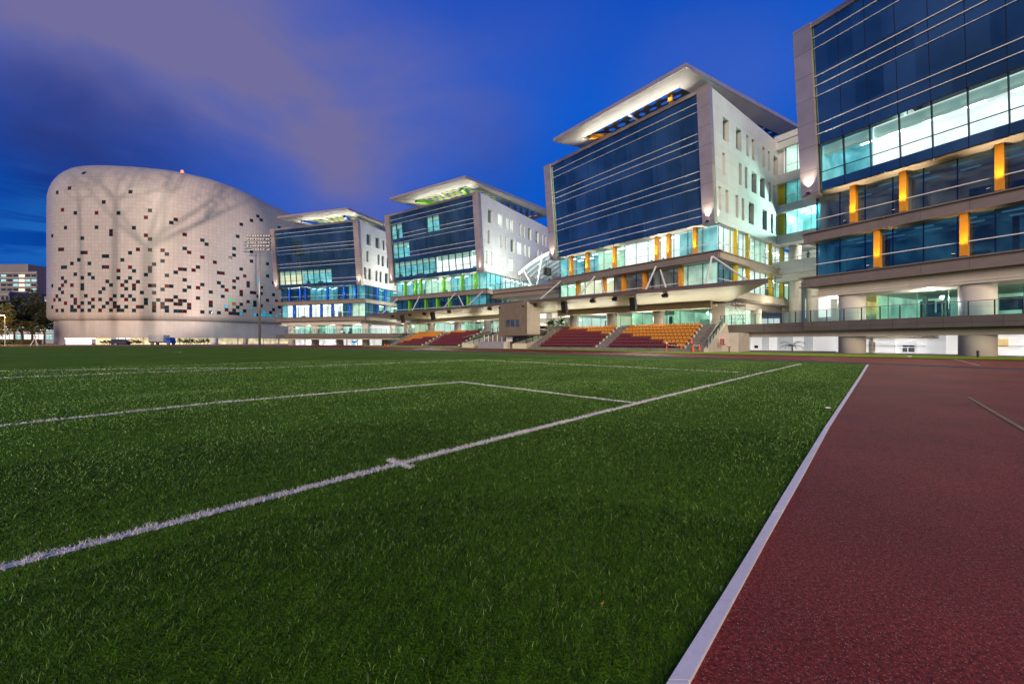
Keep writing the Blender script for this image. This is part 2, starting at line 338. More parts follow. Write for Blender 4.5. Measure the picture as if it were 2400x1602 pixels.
turf_poly = [P2(p) for p in nk_l]+[(-60, -24), (-160, 20)]+[P2(p) for p in reversed(fk[3:])]
poly_sheet('turf', turf_poly, M['turf'], -.012)
poly_sheet('running_track', [P2(p) for p in fk]+[(-260, 98), (-200, 140), (-40, 108)]+[P2(p) for p in reversed(so)]+[(50, 24)], M['track'], -.020)
rt = [P2(p) for p in nk_r]+[(30, -26), (60, 0), P2(fk[0])]+[P2(p) for p in fk[1:4]]
poly_sheet('infield_track', rt, M['track'], -.006)
poly_sheet('grass_strip', [P2(p) for p in so]+[P2(p) for p in reversed(sf)], M['strip'], .02)
poly_sheet('plaza', [P2(p) for p in sf]+[(-40, 96), (-90, 98), (-200, 108), (-200, 190), (120, 190), (120, 26)], M['paving'], .0)
# near kerb with joints
kb = MB()
for i in range(len(nk_l)-1):
    a, b, c, d = nk_l[i], nk_l[i+1], nk_r[i+1], nk_r[i]
    ln = (b-a).length; n = max(1, round(ln/.62))
    for j in range(n):
        t0, t1 = j/n, (j+1)/n-.006/ln*n/n
        q = [a.lerp(b, t0), a.lerp(b, t1), d.lerp(c, t1), d.lerp(c, t0)]
        jit = random.uniform(-.002, .002)
        kb.hexa([(p.x, p.y, p.z-.08) for p in q]+[(p.x, p.y, p.z+.012+jit) for p in q])
o = kb.build('kerb', M['kerb']); tag(o, kind='structure')
fk2 = MB()
for a, b in zip(fk, fk[1:]):
    n = Vector((-(b-a).y, (b-a).x, 0)).normalized()
    if n.y < 0: n = -n
    q = [a, b, b+n*.12, a+n*.12]; fk2.hexa([(p.x, p.y, p.z-.1) for p in q]+[(p.x, p.y, p.z+.05) for p in q])
o = fk2.build('far_kerb', mat('dark_kerb', (.05, .05, .06), .6)); tag(o, kind='structure')
fl = MB()
for a, b in zip(fk, fk[1:]):
    n = Vector((-(b-a).y, (b-a).x, 0)).normalized()
    if n.y < 0: n = -n
    q = [a-n*.12, b-n*.12, b-n*.02, a-n*.02]; fl.face([(p.x, p.y, p.z+.004) for p in q])
o = fl.build('turf_edge_line', M['white_line']); tag(o, kind='structure')
LINES = {}
def line(name, pts, w, m='white_line', dz=.0, blades=False):
    P = [gp(*p) if len(p) == 2 else Vector(p) for p in pts]; mb = MB()
    for i, (a, b) in enumerate(zip(P, P[1:])):
        n = Vector((-(b-a).y, (b-a).x, 0)).normalized()*w/2*(.7 if blades else 1)
        q = [a-n, b-n, b+n, a+n]; mb.face([(p.x, p.y, p.z+dz-(.009 if blades else 0)) for p in q])
    o = mb.build(name, M[m]); tag(o, kind='structure')
    if blades: LINES[o.name] = ([(a.copy(), b.copy()) for a, b in zip(P, P[1:])], w)
    return P
line('goal_line', [(-900, 1583), (0, 1325), (937, 1084), (1494.6, 943.4), (1780.7, 873.6), (1878, 851.6)], .10, blades=True)
line('goal_area_line', [(-600, 1063), (0, 995.6), (500, 943), (1081.6, 894), (1494.6, 943.4)], .10, blades=True)
line('penalty_area_line', [(-500, 906), (0, 884.7), (587, 862), (1119, 842.3), (1780.7, 873.6)], .10, blades=True)
line('penalty_arc_line', [(-300, 878), (0, 868.9), (300, 863.2), (480, 861.2), (587, 862)], .10, blades=True)
line('touchline', [(1878, 851.6), (1536, 842.0), (1238, 832.4), (950, 823)], .12)
line('centre_line', [(0, 834), (400, 826.4), (422, 825), (424, 823.6), (405, 822.5), (378, 822.3)], .12)
line('lane_marking', [(2270, 930), (2400, 1006), (2500, 1066)], .05, 'yellow_line', .003)
line('lane_marking', [(2236, 840.5), (2296, 855.5)], .05, 'white_line', .0)
gl = (gp(1494.6, 943.4)-gp(937, 1084)).normalized(); gn = Vector((-gl.y, gl.x, 0)); st = gp(937, 1084)
line('socket_mark', [tuple(st-gn*.15), tuple(st+gn*.17)], .085, blades=True)

# ---- grass blades (nobody could count them): one object
def in_poly(x, y, poly):
    c = np.zeros(len(x), bool); n = len(poly); j = n-1
    for i in range(n):
        xi, yi = poly[i]; xj, yj = poly[j]
        if yi != yj: c ^= ((yi > y) != (yj > y)) & (x < (xj-xi)*(y-yi)/(yj-yi)+xi)
        j = i
    return c
def blades():
    X = []; Y = []; R = []
    for r0, r1, dens in ((.9, 3, 11000), (3, 6, 5200), (6, 12, 1700), (12, 26, 420)):
        ang = math.radians(63); n = int((r1*r1-r0*r0)*ang*dens)
        r = np.sqrt(RS.uniform(r0*r0, r1*r1, n)); a = RS.uniform(-ang, ang, n)
        X.append(r*np.sin(a)); Y.append(r*np.cos(a)); R.append(r)
    X = np.concatenate(X); Y = np.concatenate(Y); R = np.concatenate(R)
    keep = in_poly(X, Y, turf_poly); X, Y, R = X[keep], Y[keep], R[keep]
    isline = np.zeros(len(X), bool)
    for segs, w in LINES.values():
        for a, b in segs:
            dx, dy = b.x-a.x, b.y-a.y; L2 = dx*dx+dy*dy
            t = np.clip(((X-a.x)*dx+(Y-a.y)*dy)/L2, 0, 1); d = np.hypot(X-a.x-t*dx, Y-a.y-t*dy)
            isline |= d < w/2*.86+RS.normal(0, .011, len(X))
    # tufting: clumps lean together
    def smooth(sc, seed):
        g = np.random.RandomState(seed).rand(64, 64); u = X*sc; v = Y*sc; i = np.floor(u).astype(int); j = np.floor(v).astype(int); fu = u-i; fv = v-j
        q = lambda a, b: g[a % 64, b % 64]; fu = fu*fu*(3-2*fu); fv = fv*fv*(3-2*fv)
        return (q(i, j)*(1-fu)+q(i+1, j)*fu)*(1-fv)+(q(i, j+1)*(1-fu)+q(i+1, j+1)*fu)*fv
    acr = (X-gp(1494.6, 943.4).x)*math.cos(.73)-(Y-gp(1494.6, 943.4).y)*math.sin(.73); al = X*math.sin(.73)+Y*math.cos(.73)
    stripe = .5+.5*np.sin(acr*2.1+1.5*np.sin(al*.25))*np.clip(np.hypot(X, Y)/5, .2, 1)
    lean = smooth(9, 1)*2*math.pi*1.3+RS.normal(0, 2.0, len(X)); clump = smooth(16, 2)*.45+smooth(2.2, 3)*.35+stripe*.25
    for white in (False, True):
        k = isline == white; x, y, r, ln, cl = X[k], Y[k], R[k], lean[k], clump[k]
        if white:
            x = np.tile(x, 3); y = np.tile(y, 3); r = np.tile(r, 3); ln = np.tile(ln, 3)+RS.normal(0, 1.5, len(x)); cl = np.tile(cl, 3); x = x+RS.normal(0, .006, len(x)); y = y+RS.normal(0, .006, len(x))
        n = len(x)
        h = RS.uniform(.011, .027, n)*(.6+.8*cl); wd = np.maximum(.0020, .00085*r)*RS.uniform(.7, 1.3, n)
        if white: h = np.maximum(h, .015)*1.2
        an = RS.uniform(0, 2*math.pi, n); cx, sy = np.cos(an)*wd/2, np.sin(an)*wd/2
        tl = h*RS.uniform(.3, 1.25, n); lx, ly = np.cos(ln)*tl, np.sin(ln)*tl; z0 = TILT*y-.012
        V = np.zeros((n, 5, 3))
        V[:, 0] = np.stack([x-cx, y-sy, z0], 1); V[:, 1] = np.stack([x+cx, y+sy, z0], 1)
        mx, my, mz = x+lx*.35, y+ly*.35, z0+h*.62
        V[:, 2] = np.stack([mx+cx*.8, my+sy*.8, mz], 1); V[:, 3] = np.stack([mx-cx*.8, my-sy*.8, mz], 1)
        V[:, 4] = np.stack([x+lx, y+ly, z0+h], 1)
        b = (np.arange(n)*5)[:, None]
        loops = np.concatenate([b+[0, 1, 2, 3], b+[3, 2, 4]], 1).ravel()
        me = bpy.data.meshes.new('grass'); me.vertices.add(n*5); me.vertices.foreach_set('co', V.ravel())
        me.loops.add(n*7); me.loops.foreach_set('vertex_index', loops.astype(np.int32))
        me.polygons.add(n*2); ls = np.stack([np.arange(n)*7, np.arange(n)*7+4], 1).ravel(); me.polygons.foreach_set('loop_start', ls.astype(np.int32))
        me.update(calc_edges=True)
        at_ = me.attributes.new('tone', 'FLOAT', 'POINT'); tone = np.repeat(np.clip(RS.rand(n)**2.6*.95+(cl-.5)*.45-.09+.36*np.clip((r-2.0)/8, 0, 1), 0, 1), 5); at_.data.foreach_set('value', tone.astype(np.float32))  # random tone plus a painted shade gradient: darker near the camera, brighter farther off
        m = bpy.data.materials.new('white_blades' if white else 'grass_blades'); m.use_nodes = True; nt = m.node_tree; L = nt.links.new; bs = nt.nodes['Principled BSDF']
        bs.inputs['Roughness'].default_value = .38; bs.inputs['Specular IOR Level'].default_value = .22
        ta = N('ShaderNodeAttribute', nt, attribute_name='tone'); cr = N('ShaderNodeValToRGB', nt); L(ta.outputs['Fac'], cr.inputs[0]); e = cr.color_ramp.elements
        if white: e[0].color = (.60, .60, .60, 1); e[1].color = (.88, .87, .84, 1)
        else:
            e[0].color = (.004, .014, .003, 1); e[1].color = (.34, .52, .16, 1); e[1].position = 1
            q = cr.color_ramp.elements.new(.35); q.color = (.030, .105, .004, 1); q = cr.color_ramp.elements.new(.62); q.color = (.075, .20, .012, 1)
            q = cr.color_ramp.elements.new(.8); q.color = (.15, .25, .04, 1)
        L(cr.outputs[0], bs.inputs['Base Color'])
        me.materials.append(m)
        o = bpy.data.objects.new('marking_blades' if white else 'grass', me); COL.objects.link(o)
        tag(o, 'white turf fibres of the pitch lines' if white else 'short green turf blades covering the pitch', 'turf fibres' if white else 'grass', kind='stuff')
blades()

# ---------------------------------------------------------------- office blocks
ZB, ZT, LEAN, WID = 15.5, 30.92, 1.48, 27.9
def lv(z): return LEAN*(z-ZB)/(ZT-ZB)              # the upper facade leans outward
def room(mb, u0, u1, v0, v1, z0, z1, mi=0, fi=1):   # open box behind glazing: floor, ceiling, back and end walls
    mb.face([(u0, v1, z0), (u1, v1, z0), (u1, v1, z1), (u0, v1, z1)], mi)
    mb.face([(u0, v0, z1-.02), (u1, v0, z1-.02), (u1, v1, z1-.02), (u0, v1, z1-.02)], mi)
    mb.face([(u0, v0, z0+.02), (u0, v1, z0+.02), (u1, v1, z0+.02), (u1, v0, z0+.02)], fi)
    mb.face([(u0+.02, v0, z0), (u0+.02, v1, z0), (u0+.02, v1, z1), (u0+.02, v0, z1)], mi)
    mb.face([(u1-.02, v0, z0), (u1-.02, v1, z0), (u1-.02, v1, z1), (u1-.02, v0, z1)], mi)
def furnish(mb, u0, u1, v0, z0, z1, seed, mi=2, li=3, dens=1.0, depth=4.2, deskm=None):
    r = random.Random(seed); u = u0+.4
    while u < u1-.8:
        w = r.uniform(.5, 1.7); d = r.uniform(.8, depth-.6); k = r.random()
        if k < .45*dens: mb.box(u, u+w, v0-d-.5, v0-d, z0+.03, z0+r.uniform(.7, 1.1), mi)
        elif k < .6*dens: mb.box(u, u+w*.6, v0-depth+.05, v0-depth+.5, z0+.03, z0+r.uniform(1.6, 2.2), mi)
        elif k < .7*dens: mb.box(u, u+.3, v0-d-.3, v0-d, z0+.03, z1-.05, mi)
        u += w+r.uniform(.1, 1.2)
    u = u0+.8
    while u < u1-.8:
        for d in (1.0, 2.8): mb.box(u, u+1.1, v0-d-.15, v0-d+.15, z1-.10, z1-.04, li)
        u += 2.4
def office(name, fr, label, accent, cfg):
    ox, oy = fr.o; root = thing(name, (ox, oy, gz(oy)), label, 'office building', fr.rz, 'glass fronted office blocks'); g = gz(oy)
    def B(mb, n, ms, smooth=False, parent=None):      # geometry is in fr coordinates with absolute heights
        mb.v = [(p[0], p[1], p[2]-g) for p in mb.v]; return mb.build(n, ms, parent or root, smooth)
    DEP = cfg.get('depth', 34)
    # shell of the upper box with punched windows in the near side
    rows = [(17.0, 19.85), (21.4, 24.2), (25.75, 28.55)]; mb = MB(); zs = [ZB]
    wins = []
    for (za, zb), lst in zip(rows, cfg.get('side', [[], [], []])):
        R = []
        for px0, px1, lit in lst:
            s0, s1 = fr.s_at(px0, 0), fr.s_at(px1, 0); s1 = min(s1, DEP-.3)
            if s1-s0 > .3: R.append((s0, s1, lit))
        wins.append((za, zb, R)); zs += [za, zb]
    zs.append(ZT)
    for i in range(len(zs)-1):
        z0, z1 = zs[i], zs[i+1]; v0, v1 = lv(z0), lv(z1)
        R = wins[i//2][2] if i % 2 else []
        e = [(None, R[0][0])]+[(a[1], b[0]) for a, b in zip(R, R[1:])]+[(R[-1][1], DEP)] if R else [(None, DEP)]
        for a, b in e:
            va0, va1 = (v0, v1) if a is None else (-a, -a)
            mb.face([(0, va0, z0), (0, va1, z1), (0, -b, z1), (0, -b, z0)])
        for a, b, lit in R:
            mb.face([(0, -a, z0), (.5, -a, z0), (.5, -a, z1), (0, -a, z1)]); mb.face([(0, -b, z0), (0, -b, z1), (.5, -b, z1), (.5, -b, z0)])
            mb.face([(0, -a, z0), (0, -b, z0), (.5, -b, z0), (.5, -a, z0)]); mb.face([(0, -a, z1), (.5, -a, z1), (.5, -b, z1), (0, -b, z1)])
    mb.face([(WID, 0, ZB), (WID, -DEP, ZB), (WID, -DEP, ZT), (WID, LEAN, ZT)]); mb.face([(0, -DEP, ZB), (0, -DEP, ZT), (WID, -DEP, ZT), (WID, -DEP, ZB)])
    mb.face([(0, LEAN, ZT), (WID, LEAN, ZT), (WID, -DEP, ZT), (0, -DEP, ZT)])
    B(mb, 'wall', M['white'])
    s = MB(); s.face([(0, 0, ZB-.002), (0, -DEP, ZB-.002), (WID, -DEP, ZB-.002), (WID, 0, ZB-.002)]); B(s, 'soffit', M['soffit'])
    for za, zb, R in wins:
        for a, b, lit in R:
            w = MB(); w.face([(.5, -a, za), (.5, -b, za), (.5, -b, zb), (.5, -a, zb)], 0)
            w.box(.40, .49, -a-.02, -b+.02, za+.55, za+.62, 1); w.box(.40, .49, -(a+.06), -a, za, zb, 1)
            if lit:
                q = MB(); room(q, .51, 3.2, -a+.3, -b-.3, za-.2, zb+.2); q.v = [(p[0], p[1], p[2]) for p in q.v]
                q.face([(3.2, -a+.3, za-.2), (3.2, -b-.3, za-.2), (3.2, -b-.3, zb+.2), (3.2, -a+.3, zb+.2)], 0)
                wo = B(w, 'window', [M['glass'], M['steel']]); B(q, 'room', [M['r_white'], M['r_cyan']], parent=wo)
            else: B(w, 'window', [M['cw'], M['steel']])
    # curtain wall
    u0, u1 = 1.45, 26.4; n = 13; pw = (u1-u0)/n; bands = [ZB+.1, 16.4, 17.35, 19.88, 20.82, 21.72, 24.3, 25.24, 26.1, 28.62, 29.6, ZT-.35]
    litc = {}      # (band group) -> panel -> material
    for (zi0, zi1, p0, p1, m_) in cfg.get('lit', []):
        for p in range(p0, p1):
            for z in range(zi0, zi1): litc[(z, p)] = m_
    cw = MB(); 
    for z in range(len(bands)-1):
        for p in range(n):
            if (z, p) in litc: continue
            a, b = u0+p*pw+.02, u0+(p+1)*pw-.02; z0, z1 = bands[z], bands[z+1]; j = random.uniform(-.006, .006); j2 = random.uniform(-.006, .006)
            cw.face([(a, lv(z0)-.02+j, z0), (a, lv(z1)-.02+j2, z1), (b, lv(z1)-.02-j, z1), (b, lv(z0)-.02-j2, z0)], 0)
    for p in range(n+1):
        a = u0+p*pw; cw.hexa([(a-.025, lv(ZB)-.3, ZB), (a+.025, lv(ZB)-.3, ZB), (a+.025, lv(ZB)-.012, ZB), (a-.025, lv(ZB)-.012, ZB),
                              (a-.025, lv(ZT)-.3, ZT), (a+.025, lv(ZT)-.3, ZT), (a+.025, lv(ZT)-.012, ZT), (a-.025, lv(ZT)-.012, ZT)], 1)
    B(cw, 'curtain_wall', [M['cw'], M['joint']])
    for k, (zi0, zi1, p0, p1, m_) in enumerate(cfg.get('lit', [])):
        a, b = u0+p0*pw+.02, u0+p1*pw-.02; z0, z1 = bands[zi0], bands[zi1]
        w = MB(); w.face([(a, lv(z0)-.02, z0), (a, lv(z1)-.02, z1), (b, lv(z1)-.02, z1), (b, lv(z0)-.02, z0)], 0)
        w.box(a, b, lv(z0)-.2, lv(z0)-.1, z0+.93, z0+.98, 1)
        wo = B(w, 'window', [M['glass'], M['joint']])
        q = MB(); d = lv(z0)-.35; room(q, a-.01, b+.01, d, d-4.5, z0, z1)
        if m_ in ('r_cyan', 'r_green') or cfg.get('furn'): furnish(q, a, b, d, z0, z1, 31*k+len(name)+int(ox), dens=1.0 if m_ != 'r_white' else .5)
        # bulkhead behind the glass head
        q.box(a, b, d-.9, d-.2, z1-.75, z1-.03, 4)
        B(q, 'room', [M[m_], M['floor'], M['furn'], M['lamp'], M['bulk']], parent=wo)
    for z in (16.4, 17.35, 19.88, 20.82, 21.72, 24.3, 25.24, 26.1, 28.62, 29.6):
        if z in (19.88, 24.3, 28.62): continue
        segs = [(u0, u1)]
        for (zi0, zi1, p0, p1, m_) in cfg.get('lit', []):
            if bands[zi0]-.05 < z < bands[zi1]+.05 and z != bands[zi1]:
                na = []
                for a, b in segs:
                    la, lb = u0+p0*pw, u0+p1*pw
                    if lb <= a or la >= b: na.append((a, b))
                    else:
                        if la-a > .3: na.append((a, la))
                        if b-lb > .3: na.append((lb, b))
                segs = na
        t = MB(); 
        for a, b in segs: t.box(a, b, lv(z)-.01, lv(z)+.09, z-.03, z+.03)
        if segs: B(t, 'transom', M['paint'])
    for zt_ in (19.88+4.42*0, 24.3, 28.62):
        zz = zt_-.0
        if zt_ == 19.88: zz = 19.86
        t = MB(); t.box(u0, u1, lv(zz)-.01, lv(zz)+.07, zz-.02, zz+.02)
        B(t, 'transom', M['paint'] if zt_ != 19.88 or not cfg.get('lit') else M['joint'])
    for a, b in ((-.02, 1.42), (26.43, WID+.02)):
        t = MB(); t.hexa([(a, -.5, ZB-.25), (b, -.5, ZB-.25), (b, .32, ZB-.25), (a, .32, ZB-.25), (a, LEAN-.5, ZT+.15), (b, LEAN-.5, ZT+.15), (b, LEAN+.32, ZT+.15), (a, LEAN+.32, ZT+.15)])
        t.box(a+.35, b-.35, .34, .6, ZB-.32, ZB-.14) if False else None
        B(t, 'frame_panel', M['metal'])
        lm = MB(); c = (a+b)/2; lm.box(c-.14, c+.14, .45, .7, ZB-.02, ZB+.12, 0); lm.box(c-.03, c+.03, .3, .47, ZB, ZB+.06, 0); lm.box(c-.1, c+.1, .48, .66, ZB+.121, ZB+.13, 1)
        B(lm, 'uplight', [M['dark'], M['lamp']])
        p = fr.w3(c, .72, ZB+.25); q = fr.w3(c, .36+lv(ZB+2.4), ZB+2.4)
        light('SPOT', 'frame_uplight', p, cfg.get('fup', 130)*10, (1, .86, .74), .06, q, 70, .9)
    t = MB(); t.hexa([(1.42, LEAN-.35, ZT-.33), (26.43, LEAN-.35, ZT-.33), (26.43, LEAN+.14, ZT-.33), (1.42, LEAN+.14, ZT-.33), (1.42, LEAN-.33, ZT+.1), (26.43, LEAN-.33, ZT+.1), (26.43, LEAN+.2, ZT+.1), (1.42, LEAN+.2, ZT+.1)]); B(t, 'coping', M['metal'])
    # side uplight grazing the white wall
    if cfg.get('side'):
        p = fr.w3(-.35, -.6, ZB+.15); light('SPOT', 'wall_uplight', p, 260, (1, .9, .8), .05, fr.w3(-.05, -.6, ZB+3.5), 60, .9)
    # roof canopy
    ru0, rv, k = cfg.get('roof', (0, 5.5, .08)); ru1 = ru0+21; zf = 32.0; RD = cfg.get('rd', 38)
    zr = lambda v: zf+(rv-v)*k
    def slab(mb, a, b, va, vb, th=.42, mi=0):
        mb.hexa([(a, vb, zr(vb)), (b, vb, zr(vb)), (b, va, zr(va)), (a, va, zr(va)), (a, vb, zr(vb)+th), (b, vb, zr(vb)+th), (b, va, zr(va)+th), (a, va, zr(va)+th)], mi)
    c_ = (ru0+ru1)/2; lo = light('AREA', 'roof_uplight', fr.w3(c_, LEAN-1.2, ZT+.2), cfg.get('rup', 420), (1, .96, .86), 17, fr.w3(c_, rv-1.2, zf+.1), sy=.3); lo.rotation_euler = (Matrix.Rotation(fr.rz, 3, 'Z') @ Matrix.Rotation(math.radians(180-62), 3, 'X')).to_euler()
    t = MB(); fw = 3.6; slab(t, ru0, ru1, rv, rv-fw); slab(t, ru0, ru0+fw*.75, rv-fw, rv-RD+3); slab(t, ru1-fw*.75, ru1, rv-fw, rv-RD+3); slab(t, ru0, ru1, rv-RD+3, rv-RD)
    cn = B(t, 'roof_canopy', M['soffit'])
    t = MB(); th = .5                        # lipped edge, darker metal
    for (a, b, va, vb) in ((ru0-.12, ru1+.12, rv+.12, rv), (ru0-.12, ru0, rv, rv-RD), (ru1, ru1+.12, rv, rv-RD)):
        t.hexa([(a, vb, zr(vb)-.02), (b, vb, zr(vb)-.02), (b, va, zr(va)-.02), (a, va, zr(va)-.02), (a, vb, zr(vb)+th), (b, vb, zr(vb)+th), (b, va, zr(va)+th), (a, va, zr(va)+th)])
    B(t, 'roof_edge', M['metal'], parent=cn)
    # perforated infill: staggered lozenge openings
    t = MB(); a0, a1 = ru0+fw*.75, ru1-fw*.75; nv = 22; nu = 9; cu = (a1-a0)/nu; cv = (RD-fw-3)/nv; r = random.Random(5)
    for j in range(nv):
        off = (j % 2)*.5*cu
        for i in range(-1, nu+1):
            x0 = a0+i*cu+off; x1 = x0+cu; y0 = rv-fw-j*cv; y1 = y0-cv
            lo, hi = max(x0, a0), min(x1, a1)
            if hi-lo < .2: continue
            hx = .32*cu*r.uniform(.7, 1.15); hy = .30*cv*r.uniform(.6, 1.1); cxm = (x0+x1)/2; cym = (y0+y1)/2
            if cxm-hx <= lo or cxm+hx >= hi:
                t.face([(lo, y0, zr(y0)+.3), (hi, y0, zr(y0)+.3), (hi, y1, zr(y1)+.3), (lo, y1, zr(y1)+.3)]); continue
            O = [(lo, y0), (hi, y0), (hi, y1), (lo, y1)]; I = [(cxm-hx, cym+hy*.3), (cxm-hx*.4, cym+hy), (cxm+hx*.8, cym+hy*.8), (cxm+hx, cym-hy*.2), (cxm+hx*.5, cym-hy), (cxm-hx*.7, cym-hy*.9)]
            Z3 = lambda p: (p[0], p[1], zr(p[1])+.3)
            for f in ((O[0], O[1], I[2], I[1]), (O[1], O[2], I[4], I[3]), (O[1], I[3], I[2]), (O[2], O[3], I[5], I[4]), (O[3], O[0], I[0], I[5]), (O[0], I[1], I[0])): t.face([Z3(p) for p in f])
    light('AREA', 'roof_deck_lamp', fr.w3(WID/2-3, -5, ZT+.3), cfg.get('rdeck', 700), (1, .98, .75), 14, fr.w3(WID/2-3, -5.01, ZT+3), sy=9)
    B(t, 'roof_lattice', M[cfg.get('lattice', 'lattice')], parent=cn)
    for j, (p, q) in enumerate((((a0+1.5, rv-fw-.3), (a0+4.0, -6)), ((a1-1.0, rv-fw-.3), (a1-5.5, -5)))):
        pts = [(p[0]+(q[0]-p[0])*t_+(.5-abs(t_-.5))*.8, p[1]+(q[1]-p[1])*t_) for t_ in (0, .25, .5, .75, 1)]; t = MB()
        for (ax, ay), (bx, by) in zip(pts, pts[1:]):
            t.hexa([(ax-.3, ay, zr(ay)-.45), (ax+.3, ay, zr(ay)-.45), (bx+.3, by, zr(by)-.45), (bx-.3, by, zr(by)-.45), (ax-.3, ay, zr(ay)+.1), (ax+.3, ay, zr(ay)+.1), (bx+.3, by, zr(by)+.1), (bx-.3, by, zr(by)+.1)])
        B(t, 'roof_beam', M[accent], parent=cn)
    t = MB(); t.box((a0+a1)/2-.12, (a0+a1)/2+.12, -10, rv-fw, zr(-2)-.3, zr(-2)-.1); B(t, 'roof_beam', M['paint'], parent=cn)
    for u in (4, 12, 20):
        for v in (-4, -16): t = MB(); t.tube((u, v, ZT), (u, v, zr(v)), .16); B(t, 'roof_post', M['paint'])
    # podium -------------------------------------------------------------
    pf, pu0, pu1, PD = -1.6, .4, 27.5, cfg.get('pdepth', 35)
    for bi, (z0, z1) in enumerate(((7.75, 11.0), (12.15, ZB-.02))):
        c = cfg['band'][bi]
        gb = MB(); m = 14; w = (pu1-pu0)/m
        gb.face([(pu0, pf, z0), (pu1, pf, z0), (pu1, pf, z1), (pu0, pf, z1)], 0)
        for i in range(m+1): gb.box(pu0+i*w-.03, pu0+i*w+.03, pf-.14, pf-.01, z0, z1, 1)
        gb.face([(pu0, pf, z0), (pu0, pf, z1), (pu0, -PD, z1), (pu0, -PD, z0)], 0); i = 2
        sv = -pf+1.5
        while sv < PD: gb.box(pu0+.01, pu0+.12, -sv-.03, -sv+.03, z0, z1, 1); sv += 1.9
        gb.face([(pu1, pf, z0), (pu1, -PD, z0), (pu1, -PD, z1), (pu1, pf, z1)], 0)
        go = B(gb, 'glazing', [M[c.get('glass', 'glass')], M['steel'] if c.get('steel') else M['joint']])
        t = MB(); t.box(pu0-.03, pu1, pf+.35, pf+.42, z0+1.05, z0+1.12); t.box(pu0-.25, pu0-.19, pf-20, pf+.42, z0+1.05, z0+1.12)
        B(t, 'handrail', M['paint'], parent=go)
        for (ua, ub, m_) in c['rooms']:
            q = MB(); room(q, ua, ub, pf-.2, pf-6, z0+.02, z1-.03); furnish(q, ua, ub, pf-.2, z0+.02, z1-.03, int(ua*7)+bi+int(ox), dens=.9 if m_ != 'r_white' else .45, depth=5.5)
            B(q, 'room', [M[m_], M['floor'], M['furn'], M['lampd'] if m_ in ('r_dim', 'r_brown') else M['lamp']], parent=go)
        for (sa, sb, m_) in c.get('srooms', []):
            q = MB(); X0 = pu0+.2; q.face([(X0+5, -sa, z0), (X0+5, -sb, z0), (X0+5, -sb, z1), (X0+5, -sa, z1)]); q.face([(X0, -sa, z1-.04), (X0+5, -sa, z1-.04), (X0+5, -sb, z1-.04), (X0, -sb, z1-.04)])
            q.face([(X0, -sa, z0+.03), (X0, -sb, z0+.03), (X0+5, -sb, z0+.03), (X0+5, -sa, z0+.03)], 1)
            for s_ in (sa, sb): q.face([(X0, -s_, z0), (X0, -s_, z1), (X0+5, -s_, z1), (X0+5, -s_, z0)])
            rr = random.Random(int(sa*5)+bi)
            for _ in range(int((sb-sa)*.5)):
                s_ = rr.uniform(sa, sb-1); q.box(X0+rr.uniform(1, 4), X0+4.4, -s_-rr.uniform(.3, 1), -s_, z0+.04, z0+rr.choice((.8, 1.1, 2.2)), 2)
            s_ = sa+.8
            while s_ < sb-1: q.box(X0+1, X0+2.2, -s_-.25, -s_, z1-.12, z1-.06, 3); s_ += 2.2
            B(q, 'room', [M[m_], M['floor'], M['furn'], M['lampd'] if m_ in ('r_dim', 'r_brown') else M['lamp']], parent=go)
        for px in c['fins']:
            u = fr.u_at(px, pf+.5); t = MB(); t.box(u-.12, u+.12, pf+.02, pf+.70, z0-.02, z1, 0); t.box(u-.22, u+.22, pf+.701, pf+.75, z0-.02, z1, 0)
            fo = B(t, 'fin', M[accent])
            if c.get('lamp'):
                lm = MB(); lm.box(u+.3, u+.55, pf+1.05, pf+1.25, z0+.06, z0+.16, 0); lm.box(u+.33, u+.52, pf+1.07, pf+1.23, z0+.161, z0+.17, 1); B(lm, 'uplight', [M['dark'], M['lampw']], parent=fo)
                light('SPOT', 'fin_uplight', fr.w3(u, pf+1.32, z0+.22), c['lamp']*9, c.get('lcol', (1, .93, .84)), .05, fr.w3(u, pf+.9, z1), 75, .8)
        for px in c.get('sfins', []):
            s_ = fr.s_at(px, pu0-.5); t = MB(); t.box(pu0-.42, pu0-.02, -s_-.24, -s_+.24, z0-.02, z1, 0); B(t, 'fin', M[accent if accent != 'orange' else 'yellow'])
    # spandrels with lips
    for zt, zb_ in ((12.0, 10.98), (7.62, 6.6)):
        t = MB(); f0 = cfg.get('fasc', -.45)
        t.box(-.35, 28.25, f0-.5, f0, zb_+.1, zt-.1, 0); t.box(-.6, 28.6, f0-.6, f0+.22, zt-.1, zt, 0); t.box(-.6, 28.6, f0-.6, f0+.22, zb_, zb_+.1, 0)
        t.box(-.35, .15, -PD, f0-.5, zb_+.1, zt-.1, 1); t.box(-.5, .2, -PD, f0-.6, zt-.1, zt+.001, 1)
        t.box(.15, 28.2, -PD, f0-.5, zb_+.02, zt-.02, 1)
        B(t, 'spandrel', [M['fascia'], M['cream']])
    t = MB(); t.box(1.6, 27.2, -PD, -1.3, 5.8, 6.6, 0); B(t, 'transfer_beam', M['soffit'] if not cfg.get('cream') else M['cream'])
    for u in (0.9, 9, 17, 25):
        for s_ in ((2.6, 14, 26) if u < 1 else (2.6,)):
            t = MB(); t.tube((u, -s_, g), (u, -s_, 5.8), cfg.get('colr', .78), n=28); B(t, 'column', M['column'], smooth=True)
    # lobby level: glass front, room behind
    z0, z1 = 3.2, 5.8; v0 = -5.0
    c = cfg['lobby']; gb = MB(); gb.face([(1.2, v0, z0), (27.2, v0, z0), (27.2, v0, z1), (1.2, v0, z1)], 0)
    for i in range(14): gb.box(1.2+i*2-.02, 1.2+i*2+.02, v0-.1, v0-.01, z0, z1, 1)
    go = B(gb, 'glazing', [M['gglass'], M['steel']]); q = MB()
